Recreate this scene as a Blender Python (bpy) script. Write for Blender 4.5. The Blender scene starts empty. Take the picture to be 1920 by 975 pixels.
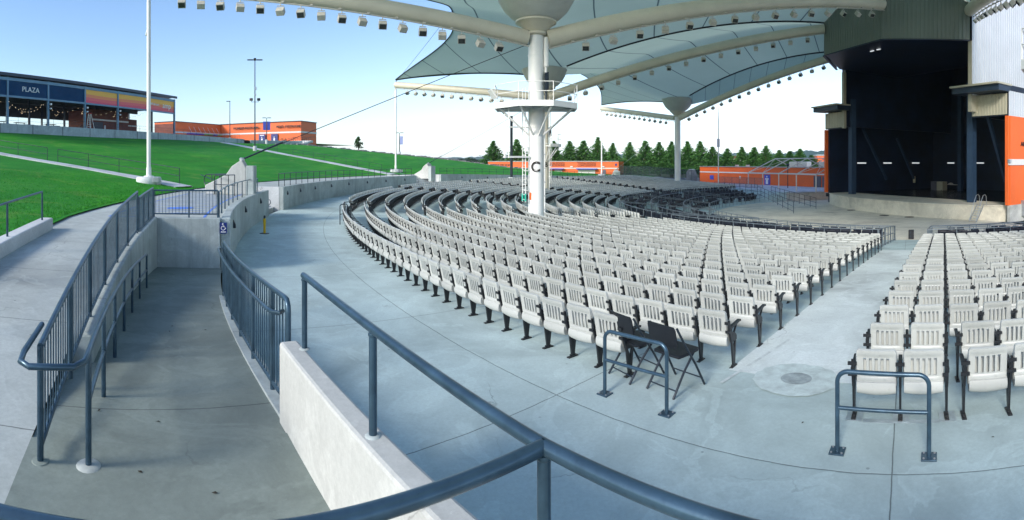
import bpy, math, random
import numpy as np
from math import sin, cos, tan, radians, degrees, pi, sqrt, atan2
from mathutils import Vector, Matrix

random.seed(7)
rng = np.random.default_rng(7)
scene = bpy.context.scene
COL = scene.collection

# ------------------------------------------------------------------ site frame
# The amphitheatre is laid out in rings about a point on the stage front.
EYE = 3.0                      # eye height above the cross aisle (z = 0)
CX, CY = 39.5, 40.0            # centre of the seating rings
F, HX, HY = 950.0, 960.0, 305.0


def brg(x):
    return (x - HX) / F


def at(x, y, r=None, z=None):
    """a point seen at (x, y) that stands r metres off, or at height z"""
    th = brg(x)
    if r is None:
        r = (EYE - z) * F / (y - HY)
    return Vector((r * sin(th), r * cos(th), EYE + r * (HY - y) / F))


def pol(R, phi, z=0.0):
    a = radians(phi)
    return Vector((CX + R * cos(a), CY + R * sin(a), z))


def to_pol(p):
    return math.hypot(p[0] - CX, p[1] - CY), degrees(atan2(p[1] - CY, p[0] - CX)) % 360


def lerp(a, b, t):
    return a + (b - a) * t


def interp(x, tab):
    if x <= tab[0][0]:
        return tab[0][1]
    for (a, va), (b, vb) in zip(tab, tab[1:]):
        if x <= b:
            return lerp(va, vb, (x - a) / (b - a))
    return tab[-1][1]


def smooth(t):
    t = max(0.0, min(1.0, t))
    return t * t * (3 - 2 * t)


# ------------------------------------------------------------------ materials
def srgb(r, g, b):
    f = lambda c: (c / 255 / 12.92) if c / 255 <= 0.04045 else ((c / 255 + 0.055) / 1.055) ** 2.4
    return (f(r), f(g), f(b), 1)


class N:
    def __init__(s, name):
        s.m = bpy.data.materials.new(name)
        s.m.use_nodes = True
        s.t = s.m.node_tree
        s.b = s.t.nodes['Principled BSDF']
        s.geo = None

    def n(s, typ, **kw):
        nd = s.t.nodes.new(typ)
        for k, v in kw.items():
            if k.startswith('i_'):
                nd.inputs[k[2:].replace('_', ' ')].default_value = v
            else:
                setattr(nd, k, v)
        return nd

    def l(s, a, b):
        s.t.links.new(a, b)

    def pos(s):
        if s.geo is None:
            s.geo = s.n('ShaderNodeNewGeometry')
        return s.geo.outputs['Position']

    def obj(s):
        return s.n('ShaderNodeTexCoord').outputs['Object']

    def noise(s, vec, scale, detail=4, rough=.6, dist=0):
        nd = s.n('ShaderNodeTexNoise')
        nd.inputs['Scale'].default_value = scale
        nd.inputs['Detail'].default_value = detail
        nd.inputs['Roughness'].default_value = rough
        nd.inputs['Distortion'].default_value = dist
        s.l(vec, nd.inputs['Vector'])
        return nd.outputs['Fac']

    def ramp(s, fac, stops):
        nd = s.n('ShaderNodeValToRGB')
        el = nd.color_ramp.elements
        while len(el) < len(stops):
            el.new(0.5)
        for e, (p, c) in zip(el, stops):
            e.position = p
            e.color = c if len(c) == 4 else (*c, 1)
        s.l(fac, nd.inputs['Fac'])
        return nd.outputs['Color']

    def math(s, op, a, b=None, clamp=False):
        nd = s.n('ShaderNodeMath', operation=op, use_clamp=clamp)
        for i, v in enumerate((a, b)):
            if v is None:
                continue
            if isinstance(v, (int, float)):
                nd.inputs[i].default_value = v
            else:
                s.l(v, nd.inputs[i])
        return nd.outputs[0]

    def mix(s, fac, a, b, blend='MIX'):
        nd = s.n('ShaderNodeMix', data_type='RGBA', blend_type=blend)
        for sock, v in ((nd.inputs[0], fac), (nd.inputs[6], a), (nd.inputs[7], b)):
            if isinstance(v, (int, float)):
                sock.default_value = v
            elif isinstance(v, tuple):
                sock.default_value = v if len(v) == 4 else (*v, 1)
            else:
                s.l(v, sock)
        return nd.outputs[2]

    def bump(s, h, strength=.3, dist=.02):
        nd = s.n('ShaderNodeBump')
        nd.inputs['Strength'].default_value = strength
        nd.inputs['Distance'].default_value = dist
        s.l(h, nd.inputs['Height'])
        s.l(nd.outputs['Normal'], s.b.inputs['Normal'])

    def set(s, color=None, rough=None, metal=None, spec=None):
        for nm, v in (('Base Color', color), ('Roughness', rough), ('Metallic', metal), ('Specular IOR Level', spec)):
            if v is None:
                continue
            if isinstance(v, (int, float)):
                s.b.inputs[nm].default_value = v
            elif isinstance(v, tuple):
                s.b.inputs[nm].default_value = v if len(v) == 4 else (*v, 1)
            else:
                s.l(v, s.b.inputs[nm])
        return s.m


M = {}


def plain(name, c, rough=.5, metal=0, var=.12, scale=2.0, bump=0, spec=.5, grime=0):
    k = N(name)
    p = k.obj()
    f = k.noise(p, scale, 5)
    lo = tuple(v * (1 - var) for v in c[:3])
    hi = tuple(min(1, v * (1 + var)) for v in c[:3])
    col = k.ramp(f, [(.3, lo), (.7, hi)])
    if grime:
        g = k.noise(p, scale * 6, 6, .7)
        col = k.mix(k.ramp(g, [(.55, (0, 0, 0)), (.75, (grime,) * 3)]), col, tuple(v * .45 for v in c[:3]))
    k.set(col, rough, metal, spec)
    if bump:
        k.bump(k.noise(p, 60, 4), bump, .01)
    M[name] = k.m
    return k.m


def concrete(name, base, joints=False, stain=.35, dark=(.10, .11, .11), scale=1.0, streak=False):
    k = N(name)
    p = k.pos()
    big = k.noise(p, .30 * scale, 6, .62, .8)
    mid = k.noise(p, 1.5 * scale, 7, .7, .9)
    fine = k.noise(p, 22 * scale, 6, .8)
    spk = k.noise(p, 95 * scale, 3, .6)
    mul = lambda v: tuple(min(1, c * v) for c in base)
    g = lambda v: (v, v, v)
    col = k.ramp(big, [(.30, mul(.62)), (.46, mul(.92)), (.52, mul(1.0)), (.70, mul(1.17))])
    col = k.mix(k.ramp(mid, [(.34, g(stain)), (.44, g(stain * .5)), (.60, g(0))]), col, mul(.55))
    # pale scuffed areas and dried water marks with firm edges
    wm_ = k.noise(p, .8 * scale, 5, .55, 1.5)
    col = k.mix(k.ramp(wm_, [(.55, g(0)), (.575, g(.26)), (.64, g(.10)), (.72, g(0))]), col, mul(1.35))
    col = k.mix(k.ramp(fine, [(.35, g(.34)), (.62, g(0))]), col, mul(.58))
    col = k.mix(k.ramp(spk, [(.66, g(0)), (.74, g(.4))]), col, mul(1.5))
    # gum spots and dirt specks
    vo = k.n('ShaderNodeTexVoronoi')
    vo.inputs['Scale'].default_value = 2.6 * scale
    k.l(p, vo.inputs['Vector'])
    gate = k.ramp(k.noise(p, 1.1 * scale, 2), [(.5, g(0)), (.58, g(1))])
    spot = k.ramp(vo.outputs['Distance'], [(.035, g(.6)), (.06, g(0))])
    col = k.mix(k.mix(1.0, spot, gate, 'MULTIPLY'), col, mul(.30))
    # hairline cracks, here and there
    vc = k.n('ShaderNodeTexVoronoi', feature='DISTANCE_TO_EDGE')
    vc.inputs['Scale'].default_value = .34 * scale
    nz0 = k.n('ShaderNodeTexNoise')
    nz0.inputs['Scale'].default_value = 1.6
    nz0.inputs['Detail'].default_value = 6
    k.l(p, nz0.inputs['Vector'])
    ad = k.n('ShaderNodeVectorMath', operation='MULTIPLY_ADD')
    k.l(nz0.outputs['Color'], ad.inputs[0])
    ad.inputs[1].default_value = (.9, .9, .9)
    k.l(p, ad.inputs[2])
    k.l(ad.outputs[0], vc.inputs['Vector'])
    cgate = k.ramp(k.noise(p, .28 * scale, 2), [(.52, g(0)), (.60, g(1))])
    ck = k.ramp(vc.outputs['Distance'], [(.0, g(.6)), (.0022, g(.5)), (.004, g(0))])
    col = k.mix(k.mix(1.0, ck, cgate, 'MULTIPLY'), col, mul(.25))
    if streak:
        mp = k.n('ShaderNodeMapping')
        mp.inputs['Scale'].default_value = (3.2, 3.2, .28)
        k.l(p, mp.inputs['Vector'])
        st_ = k.noise(mp.outputs[0], 1.0, 6, .7, .3)
        col = k.mix(k.ramp(st_, [(.50, g(0)), (.66, g(streak))]), col, mul(.50))
    if joints:
        sx = k.n('ShaderNodeSeparateXYZ')
        wob = k.n('ShaderNodeVectorMath', operation='MULTIPLY_ADD')
        nz = k.n('ShaderNodeTexNoise')
        nz.inputs['Scale'].default_value = 3
        nz.inputs['Detail'].default_value = 4
        k.l(p, nz.inputs['Vector'])
        k.l(nz.outputs['Color'], wob.inputs[0])
        wob.inputs[1].default_value = (.03, .03, 0)
        k.l(p, wob.inputs[2])
        k.l(wob.outputs[0], sx.inputs[0])
        dx = k.math('SUBTRACT', sx.outputs[0], CX)
        dy = k.math('SUBTRACT', sx.outputs[1], CY)
        R = k.math('SQRT', k.math('ADD', k.math('MULTIPLY', dx, dx), k.math('MULTIPLY', dy, dy)))
        ang = k.math('ARCTAN2', dy, dx)
        # a ring joint and radial joints every 4.5 degrees
        jr = k.math('ABSOLUTE', k.math('SUBTRACT', R, joints[0][0]))
        for q in joints[0][1:]:
            jr = k.math('MINIMUM', jr, k.math('ABSOLUTE', k.math('SUBTRACT', R, q)))
        st = radians(joints[1])
        fr = k.math('FRACT', k.math('ADD', k.math('DIVIDE', k.math('SUBTRACT', ang, radians(joints[2])), st), 100.5))
        ja = k.math('MULTIPLY', k.math('MULTIPLY', k.math('ABSOLUTE', k.math('SUBTRACT', fr, .5)), st), R)
        j = k.math('MINIMUM', jr, ja)
        line = k.ramp(j, [(0, (.75,) * 3), (.004, (.65,) * 3), (.009, (0, 0, 0))])
        col = k.mix(line, col, (.03, .035, .035))
        h = k.mix(.5, k.ramp(j, [(0, (0, 0, 0)), (.02, (1, 1, 1))]), fine)
        k.bump(h, .5, .012)
    else:
        k.bump(k.mix(.5, mid, fine), .35, .012)
    k.set(col, .82, 0, .35)
    M[name] = k.m
    return k.m


def make_materials():
    concrete('floor_concrete', (.475, .585, .57), joints=([51.32, 32.4], 4.5, 220.7), stain=.30)
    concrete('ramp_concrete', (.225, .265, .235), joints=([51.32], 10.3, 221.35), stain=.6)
    concrete('walk_concrete', (.44, .475, .445), joints=([51.32], 2.4, 221.4), stain=.4)
    concrete('wall_concrete', (.46, .52, .51), joints=([999.0, 990.0], 3.0, 200.3), stain=.45, streak=.5)
    concrete('white_wall', (.52, .53, .50), stain=.12, streak=.22)
    concrete('stage_concrete', (.72, .67, .54), stain=.2)
    concrete('yard_concrete', (.66, .66, .70), stain=.3)
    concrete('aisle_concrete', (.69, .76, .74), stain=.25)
    concrete('pale_concrete', (.60, .62, .62), stain=.2)
    plain('rail_paint', (.05, .095, .135), .30, .45, .3, 6, .06, grime=.4)
    plain('box_rail', (.15, .18, .20), .4, .3, .2, 5)
    plain('dark_rail', (.018, .028, .04), .4, .2, .25, 5)
    plain('seat_plastic', (.45, .465, .435), .42, 0, .06, 3, .03, grime=.30)
    plain('seat_far', (.45, .465, .435), .38, 0, .05, .7)
    plain('seat_black', (.012, .014, .017), .42, 0, .3, 8, .05)
    plain('black_plastic', (.006, .008, .012), .55, 0, .3, 8, .05)
    plain('stage_steel', (.018, .045, .09), .6, 0, .2, 1)
    plain('navy_pad', (.008, .010, .020), .45, 0, .3, 4)
    plain('white_steel', (.80, .80, .77), .35, 0, .06, .6, grime=.12)
    plain('cream_steel', (.62, .575, .46), .4, 0, .08, .5, grime=.12)
    plain('steel_grey', (.38, .40, .42), .35, .6, .15, 5)
    plain('plate_steel', (.40, .47, .50), .35, .5, .2, 5, grime=.4)
    plain('galv', (.52, .54, .56), .3, .7, .12, 6)
    plain('lamp_body', (.48, .46, .40), .45, 0, .15, 7)
    plain('lamp_glass', (.04, .045, .045), .12, 0, .2, 7)
    plain('cable', (.02, .026, .03), .5, .3, .2, 3)
    plain('funnel', (.50, .51, .47), .5, 0, .10, .8)
    plain('yellow', (.80, .50, .01), .45, 0, .08, 8, grime=.2)
    plain('blue_paint', (.10, .22, .66), .6, 0, .2, 4)
    plain('sign_blue', (.01, .025, .17), .4, 0, .08, 4)
    plain('sign_white', (.8, .8, .8), .4, 0, .03, 4)
    plain('orange', (.72, .125, .018), .55, 0, .07, .5, grime=.1)
    plain('brick_red', (.15, .035, .02), .7, 0, .25, .8, grime=.2)
    plain('band_white', (.62, .61, .58), .5, 0, .05, 2)
    plain('clad_white', (.50, .53, .56), .35, .25, .06, .4)
    plain('clad_green', (.17, .19, .16), .45, .2, .1, .4)
    plain('clad_cream', (.40, .38, .29), .45, .1, .08, .6)
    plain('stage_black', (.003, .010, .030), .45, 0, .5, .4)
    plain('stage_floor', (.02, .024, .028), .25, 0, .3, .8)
    plain('roof_navy', (.02, .035, .06), .4, .2, .15, .8)
    plain('pav_blue', (.10, .20, .29), .4, .3, .15, .8)
    plain('pav_panel', (.010, .050, .125), .8, 0, .12, .8, spec=.15)
    plain('ceiling_dark', (.03, .04, .055), .7, 0, .2, .8)
    plain('letter_dark', (.012, .008, .008), .6, 0, .1, 5)
    plain('letter_white', (.8, .8, .8), .5, 0, .02, 5)
    plain('bark', (.09, .065, .045), .9, 0, .3, 6, .3)
    plain('door_grey', (.10, .10, .13), .5, 0, .1, 3)
    plain('roller_white', (.55, .56, .55), .45, .1, .05, 3)
    plain('purple', (.13, .03, .35), .5, 0, .05, 3)
    plain('teal', (.03, .45, .32), .5, 0, .05, 3)
    plain('awn_blue', (.05, .08, .45), .5, 0, .05, 3)
    plain('awn_green', (.13, .38, .06), .5, 0, .05, 3)
    plain('stone', (.20, .20, .19), .9, 0, .35, 1.5, .3)
    plain('field_tan', (.42, .33, .24), .8, 0, .2, .02)
    plain('red_sign', (.55, .03, .03), .5, 0, .1, 3)
    plain('leaf_debris', (.03, .025, .015), .9, 0, .3, 5)
    plain('patch_white', (.50, .585, .565), .85, 0, .2, 5, .2, grime=.5)
    plain('cover_grey', (.30, .35, .35), .8, 0, .3, 8, .3, grime=.5)
    plain('line_white', (.54, .60, .59), .8, 0, .18, 9, grime=.6)
    for nm in ('seat_plastic', 'seat_far'):
        m_ = M[nm]
        t_ = m_.node_tree
        b_ = t_.nodes['Principled BSDF']
        src = b_.inputs['Base Color'].links[0].from_socket
        hs = t_.nodes.new('ShaderNodeHueSaturation')
        if nm == 'seat_plastic':
            oi = t_.nodes.new('ShaderNodeObjectInfo')
            rnd = oi.outputs['Random']
        else:
            wn = t_.nodes.new('ShaderNodeTexVoronoi')
            wn.inputs['Scale'].default_value = 1.0
            gg = t_.nodes.new('ShaderNodeNewGeometry')
            t_.links.new(gg.outputs['Position'], wn.inputs['Vector'])
            sp2 = t_.nodes.new('ShaderNodeSeparateColor')
            t_.links.new(wn.outputs['Color'], sp2.inputs[0])
            rnd = sp2.outputs[0]
        mr = t_.nodes.new('ShaderNodeMapRange')
        mr.inputs['To Min'].default_value = .86
        mr.inputs['To Max'].default_value = 1.10
        t_.links.new(rnd, mr.inputs['Value'])
        t_.links.new(mr.outputs[0], hs.inputs['Value'])
        t_.links.new(src, hs.inputs['Color'])
        t_.links.new(hs.outputs[0], b_.inputs['Base Color'])
    # translucent roof fabric with welded seams
    k = N('membrane')
    uv = k.n('ShaderNodeUVMap').outputs[0]
    sx = k.n('ShaderNodeSeparateXYZ')
    k.l(uv, sx.inputs[0])
    a = k.math('FRACT', k.math('MULTIPLY', sx.outputs[1], 10.0))
    d = k.math('ABSOLUTE', k.math('SUBTRACT', a, .5))
    seam = k.ramp(d, [(0, (1, 1, 1)), (.010, (1, 1, 1)), (.016, (0, 0, 0))])
    f = k.noise(k.pos(), .12, 4)
    col = k.ramp(f, [(.3, (.47, .55, .49)), (.7, (.53, .61, .55))])
    col = k.mix(seam, col, (.10, .14, .15))
    k.set(col, .6, 0, .3)
    tr = k.n('ShaderNodeBsdfTranslucent')
    k.l(k.mix(1.0, col, (.88, 1.0, .95), 'MULTIPLY'), tr.inputs['Color'])
    ms = k.n('ShaderNodeMixShader')
    ms.inputs[0].default_value = .36
    k.l(k.b.outputs[0], ms.inputs[1])
    k.l(tr.outputs[0], ms.inputs[2])
    k.l(ms.outputs[0], k.t.nodes['Material Output'].inputs['Surface'])
    M['membrane'] = k.m
    # lawn
    k = N('lawn')
    p = k.pos()
    sq = k.n('ShaderNodeMapping')
    sq.inputs['Scale'].default_value = (.35, .12, .5)
    sq.inputs['Rotation'].default_value = (0, 0, .5)
    k.l(p, sq.inputs['Vector'])
    f1 = k.noise(sq.outputs[0], 1.0, 5, .65)
    f2 = k.noise(p, 9, 5, .7)
    f3 = k.noise(p, .07, 3)
    col = k.ramp(f1, [(.3, (.020, .20, .008)), (.5, (.032, .30, .012)), (.72, (.09, .40, .025))])
    col = k.mix(k.ramp(f2, [(.4, (.5,) * 3), (.65, (0, 0, 0))]), col, (.010, .085, .010))
    col = k.mix(k.ramp(f3, [(.45, (0, 0, 0)), (.7, (.45,) * 3)]), col, (.02, .17, .04))
    f4 = k.noise(p, .45, 5, .7, 1.0)
    col = k.mix(k.ramp(f4, [(.55, (0, 0, 0)), (.70, (.50,) * 3)]), col, (.19, .29, .05))
    k.set(col, .9, 0, .15)
    k.bump(f2, .35, .04)
    M['lawn'] = k.m
    k = N('grass_blade')
    f = k.noise(k.pos(), 1.3, 3)
    k.set(k.ramp(f, [(.3, (.015, .18, .008)), (.7, (.06, .34, .02))]), .7, 0, .2)
    M['grass_blade'] = k.m
    # foliage
    for nm, lo, hi in (('conifer', (.04, .14, .035), (.14, .33, .08)), ('shrub', (.012, .04, .015), (.05, .11, .03)),
                       ('wood', (.03, .07, .075), (.07, .13, .10))):
        k = N(nm)
        f = k.noise(k.pos(), .9 if nm != 'wood' else .02, 5, .7)
        col = k.ramp(f, [(.3, lo), (.72, hi)])
        k.set(col, .8, 0, .2)
        M[nm] = k.m
    # ground beyond the site
    k = N('far_ground')
    f = k.noise(k.pos(), .01, 5)
    k.set(k.ramp(f, [(.3, (.05, .09, .04)), (.7, (.14, .15, .08))]), .9, 0, .2)
    M['far_ground'] = k.m
    # sponsor banner: waves of orange and pink
    k = N('banner')
    sx = k.n('ShaderNodeSeparateXYZ')
    k.l(k.n('ShaderNodeUVMap').outputs[0], sx.inputs[0])
    w = k.math('MULTIPLY', k.math('SINE', k.math('MULTIPLY', sx.outputs[0], 7.0)), .05)
    h = k.math('ADD', k.math('SUBTRACT', sx.outputs[1], k.math('MULTIPLY', sx.outputs[0], -.12)), w)
    nd = k.n('ShaderNodeValToRGB')
    nd.color_ramp.interpolation = 'CONSTANT'
    stops = [(0, (.80, .07, .14)), (.22, (.86, .13, .13)), (.45, (.90, .25, .09)), (.68, (.92, .45, .06))]
    while len(nd.color_ramp.elements) < 4:
        nd.color_ramp.elements.new(.5)
    for e, (pp, c) in zip(nd.color_ramp.elements, stops):
        e.position = pp
        e.color = (*c, 1)
    k.l(h, nd.inputs[0])
    k.set(nd.outputs[0], .5)
    M['banner'] = k.m
    # lamps that are on
    k = N('bulb')
    k.b.inputs['Emission Color'].default_value = (1, .75, .45, 1)
    k.b.inputs['Emission Strength'].default_value = 1.2
    M['bulb'] = k.m
    k = N('work_light')
    k.b.inputs['Emission Color'].default_value = (.9, .95, 1, 1)
    k.b.inputs['Emission Strength'].default_value = .35
    M['work_light'] = k.m
    # chain link and windscreen fabrics
    for nm, c, alpha in (('screen_mesh', (.012, .03, .025), .72), ('net', (.2, .2, .22), .35)):
        k = N(nm)
        k.set(c, .8)
        tp = k.n('ShaderNodeBsdfTransparent')
        ms = k.n('ShaderNodeMixShader')
        ms.inputs[0].default_value = alpha
        k.l(tp.outputs[0], ms.inputs[1])
        k.l(k.b.outputs[0], ms.inputs[2])
        k.l(ms.outputs[0], k.t.nodes['Material Output'].inputs['Surface'])
        M[nm] = k.m


make_materials()


# ------------------------------------------------------------------ mesh building
def wmat(o):
    m = Matrix.Translation(o.location) @ o.rotation_euler.to_matrix().to_4x4()
    return wmat(o.parent) @ o.matrix_parent_inverse @ m if o.parent else m


class MB:
    def __init__(s):
        s.v, s.f, s.uv, s.mi = [], [], None, []

    def add(s, vs, fs, mi=0):
        o = len(s.v)
        s.v += [tuple(v) for v in vs]
        s.f += [tuple(i + o for i in f) for f in fs]
        s.mi += [mi] * len(fs)
        return s

    def box(s, c, size, rz=0, mi=0, tilt=None):
        hx, hy, hz = (q / 2 for q in size)
        m = Matrix.Rotation(rz, 3, 'Z')
        if tilt is not None:
            m = m @ tilt
        c = Vector(c)
        vs = [c + m @ Vector((x * hx, y * hy, z * hz)) for z in (-1, 1) for y in (-1, 1) for x in (-1, 1)]
        return s.add(vs, [(0, 2, 3, 1), (4, 5, 7, 6), (0, 1, 5, 4), (2, 6, 7, 3), (0, 4, 6, 2), (1, 3, 7, 5)], mi)

    def bar(s, a, b, w, h=None, mi=0):
        a, b = Vector(a), Vector(b)
        h = h or w
        d = (b - a).normalized()
        up = Vector((0, 0, 1)) if abs(d.z) < .95 else Vector((0, 1, 0))
        sx = d.cross(up).normalized()
        sy = sx.cross(d)
        vs = [p + sx * (i * w / 2) + sy * (j * h / 2) for p in (a, b) for i, j in ((-1, -1), (1, -1), (1, 1), (-1, 1))]
        return s.add(vs, [(0, 1, 2, 3), (7, 6, 5, 4), (0, 4, 5, 1), (1, 5, 6, 2), (2, 6, 7, 3), (3, 7, 4, 0)], mi)

    def tube(s, pts, r, n=10, mi=0, cap=True, closed=False):
        pts = [Vector(p) for p in pts]
        k = len(pts)
        rr = r if isinstance(r, (list, tuple)) else [r] * k
        rings = []
        prev = None
        for i, p in enumerate(pts):
            a = pts[i - 1] if (i > 0 or closed) else p
            b = pts[(i + 1) % k] if (i < k - 1 or closed) else p
            d = (b - a).normalized()
            if prev is None:
                up = Vector((0, 0, 1)) if abs(d.z) < .9 else Vector((1, 0, 0))
                sx = d.cross(up).normalized()
            else:
                sx = (prev - d * prev.dot(d)).normalized()
            prev = sx
            sy = d.cross(sx)
            rings.append([p + sx * (rr[i] * cos(2 * pi * j / n)) + sy * (rr[i] * sin(2 * pi * j / n)) for j in range(n)])
        vs = [v for q in rings for v in q]
        fs = []
        for i in range(k if closed else k - 1):
            i2 = (i + 1) % k
            for j in range(n):
                j2 = (j + 1) % n
                fs.append((i * n + j, i2 * n + j, i2 * n + j2, i * n + j2))
        if cap and not closed:
            fs.append(tuple(range(n)))
            fs.append(tuple((k - 1) * n + j for j in reversed(range(n))))
        return s.add(vs, fs, mi)

    def lathe(s, c, prof, n=24, mi=0, cap=True):
        c = Vector(c)
        vs = [c + Vector((r * cos(2 * pi * j / n), r * sin(2 * pi * j / n), z)) for r, z in prof for j in range(n)]
        fs = []
        for i in range(len(prof) - 1):
            for j in range(n):
                j2 = (j + 1) % n
                fs.append((i * n + j, i * n + j2, (i + 1) * n + j2, (i + 1) * n + j))
        if cap:
            fs.append(tuple(reversed(range(n))))
            fs.append(tuple((len(prof) - 1) * n + j for j in range(n)))
        return s.add(vs, fs, mi)

    def prism(s, poly, z0, z1, mi=0):
        """plan polygon (counter-clockwise) between heights; z may be per-corner lists"""
        n = len(poly)
        za = z0 if isinstance(z0, (list, tuple)) else [z0] * n
        zb = z1 if isinstance(z1, (list, tuple)) else [z1] * n
        vs = [(p[0], p[1], z) for p, z in zip(poly, za)] + [(p[0], p[1], z) for p, z in zip(poly, zb)]
        fs = [tuple(reversed(range(n))), tuple(range(n, 2 * n))]
        fs += [(i, (i + 1) % n, n + (i + 1) % n, n + i) for i in range(n)]
        return s.add(vs, fs, mi)

    def extr(s, poly, origin, ux, uy, depth, mi=0):
        """polygon in the (ux, uy) frame at origin, given a thickness along ux x uy, centred"""
        o, ux, uy = Vector(origin), Vector(ux), Vector(uy)
        nn = ux.cross(uy).normalized()
        n = len(poly)
        vs = [o + ux * a + uy * b + nn * (q * depth / 2) for q in (-1, 1) for a, b in poly]
        fs = [tuple(reversed(range(n))), tuple(range(n, 2 * n))]
        fs += [(i, (i + 1) % n, n + (i + 1) % n, n + i) for i in range(n)]
        return s.add(vs, fs, mi)

    def arcwall(s, R0, R1, p0, p1, zb, zt, step=.6, mi=0):
        """curved wall; zb, zt numbers or functions of the angle"""
        k = max(2, int(abs(p1 - p0) / step) + 1)
        fb = zb if callable(zb) else (lambda p: zb)
        ft = zt if callable(zt) else (lambda p: zt)
        vs, fs = [], []
        for i in range(k + 1):
            p = lerp(p0, p1, i / k)
            vs += [pol(R0, p, fb(p)), pol(R1, p, fb(p)), pol(R1, p, ft(p)), pol(R0, p, ft(p))]
        for i in range(k):
            a, b = i * 4, i * 4 + 4
            for q in range(4):
                fs.append((a + q, b + q, b + (q + 1) % 4, a + (q + 1) % 4))
        fs += [(0, 1, 2, 3), tuple(k * 4 + q for q in (3, 2, 1, 0))]
        return s.add(vs, fs, mi)

    def grid(s, nu, nv, fn, mi=0):
        vs = [fn(i / nu, j / nv) for j in range(nv + 1) for i in range(nu + 1)]
        w = nu + 1
        fs = [(j * w + i, j * w + i + 1, (j + 1) * w + i + 1, (j + 1) * w + i) for j in range(nv) for i in range(nu)]
        return s.add(vs, fs, mi)

    def ribs(s, p0, p1, z0a, z1a, z0b=None, z1b=None, pitch=.35, depth=.05, mi=0):
        """ribbed metal cladding sheet between plan points p0 and p1 (real folds)"""
        z0b = z0a if z0b is None else z0b
        z1b = z1a if z1b is None else z1b
        p0, p1 = Vector((p0[0], p0[1], 0)), Vector((p1[0], p1[1], 0))
        L = (p1 - p0).length
        d = (p1 - p0) / L
        nrm = Vector((d.y, -d.x, 0))
        xs = []
        x = 0
        while x < L - 1e-6:
            for a, o in ((0, 0), (.30, 0), (.36, 1), (.94, 1)):
                q = x + a * pitch
                if q < L:
                    xs.append((q, o))
            x += pitch
        xs.append((L, 0))
        vs, fs = [], []
        for q, o in xs:
            b = p0 + d * q + nrm * (o * depth)
            t = q / L
            vs += [(b.x, b.y, lerp(z0a, z0b, t)), (b.x, b.y, lerp(z1a, z1b, t))]
        fs = [(2 * i, 2 * i + 2, 2 * i + 3, 2 * i + 1) for i in range(len(xs) - 1)]
        return s.add(vs, fs, mi)

    def islands(s):
        par = list(range(len(s.v)))

        def find(a):
            while par[a] != a:
                par[a] = par[par[a]]
                a = par[a]
            return a
        for f in s.f:
            a = find(f[0])
            for q in f[1:]:
                b = find(q)
                if a != b:
                    par[b] = a
        out = {}
        for f in s.f:
            out.setdefault(find(f[0]), []).append(f)
        return list(out.values())

    def build_each(s, name, mat, parent=None, **kw):
        """every separate piece becomes an object of its own"""
        for fs in s.islands():
            idx = sorted(set(i for f in fs for i in f))
            mp = {a: b for b, a in enumerate(idx)}
            q = MB()
            q.add([s.v[i] for i in idx], [tuple(mp[i] for i in f) for f in fs])
            q.build(name, mat, parent, **kw)

    def build(s, name, mat, parent=None, smooth=False, bevel=0, loc=None):
        me = bpy.data.meshes.new(name)
        vs = s.v
        if loc is not None:
            L = Vector(loc)
            vs = [tuple(Vector(v) - L) for v in vs]
        me.from_pydata(vs, [], s.f)
        mats = mat if isinstance(mat, (list, tuple)) else [mat]
        for m in mats:
            me.materials.append(M[m])
        if len(mats) > 1:
            me.polygons.foreach_set('material_index', s.mi)
        if smooth:
            me.polygons.foreach_set('use_smooth', [True] * len(me.polygons))
            if smooth != 'all':
                try:
                    me.set_sharp_from_angle(angle=radians(40))
                except Exception:
                    pass
        me.update()
        o = bpy.data.objects.new(name, me)
        COL.objects.link(o)
        if parent is not None:
            o.parent = parent
            if loc is None:           # part meshes are written in world coordinates
                o.matrix_parent_inverse = wmat(parent).inverted()
        elif loc is not None:
            o.location = loc
        if bevel:
            b = o.modifiers.new('Bevel', 'BEVEL')
            b.width = bevel
            b.segments = 2
            b.limit_method = 'ANGLE'
        return o


def tag(o, label=None, cat=None, group=None, kind=None):
    if label:
        o['label'] = label
    if cat:
        o['category'] = cat
    if group:
        o['group'] = group
    if kind:
        o['kind'] = kind
    return o


def thing(name, loc, label, cat, group=None, rz=0):
    o = bpy.data.objects.new(name, None)
    o.empty_display_size = .2
    COL.objects.link(o)
    o.location = loc
    o.rotation_euler = (0, 0, rz)
    return tag(o, label, cat, group)


def struct(o):
    o['kind'] = 'structure'
    return o


def text_mesh(s, mat, size, origin, ux, uz, parent=None, depth=.02, align='CENTER', spacing=1.0, bold=0.0):
    name = 'lettering'
    cu = bpy.data.curves.new(name, 'FONT')
    cu.body = s
    cu.size = size
    cu.align_x = align
    cu.align_y = 'CENTER'
    cu.extrude = depth
    cu.offset = bold
    cu.space_character = spacing
    tmp = bpy.data.objects.new(name, cu)
    COL.objects.link(tmp)
    dg = bpy.context.evaluated_depsgraph_get()
    me = bpy.data.meshes.new_from_object(tmp.evaluated_get(dg))
    bpy.data.objects.remove(tmp)
    ux, uz = Vector(ux).normalized(), Vector(uz).normalized()
    nn = ux.cross(uz)
    mt = Matrix((ux, uz, nn)).transposed().to_4x4()
    mt.translation = Vector(origin)
    me.transform(mt)
    me.materials.clear()
    me.materials.append(M[mat])
    o = bpy.data.objects.new(name, me)
    COL.objects.link(o)
    if parent is not None:
        o.parent = parent
        o.matrix_parent_inverse = wmat(parent).inverted()
    return o


ORD = ('first second third fourth fifth sixth seventh eighth ninth tenth eleventh twelfth thirteenth fourteenth fifteenth '
       'sixteenth seventeenth eighteenth nineteenth twentieth').split()
TENS = {2: 'twenty', 3: 'thirty', 4: 'forty', 5: 'fifty', 6: 'sixty', 7: 'seventy', 8: 'eighty', 9: 'ninety'}


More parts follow.
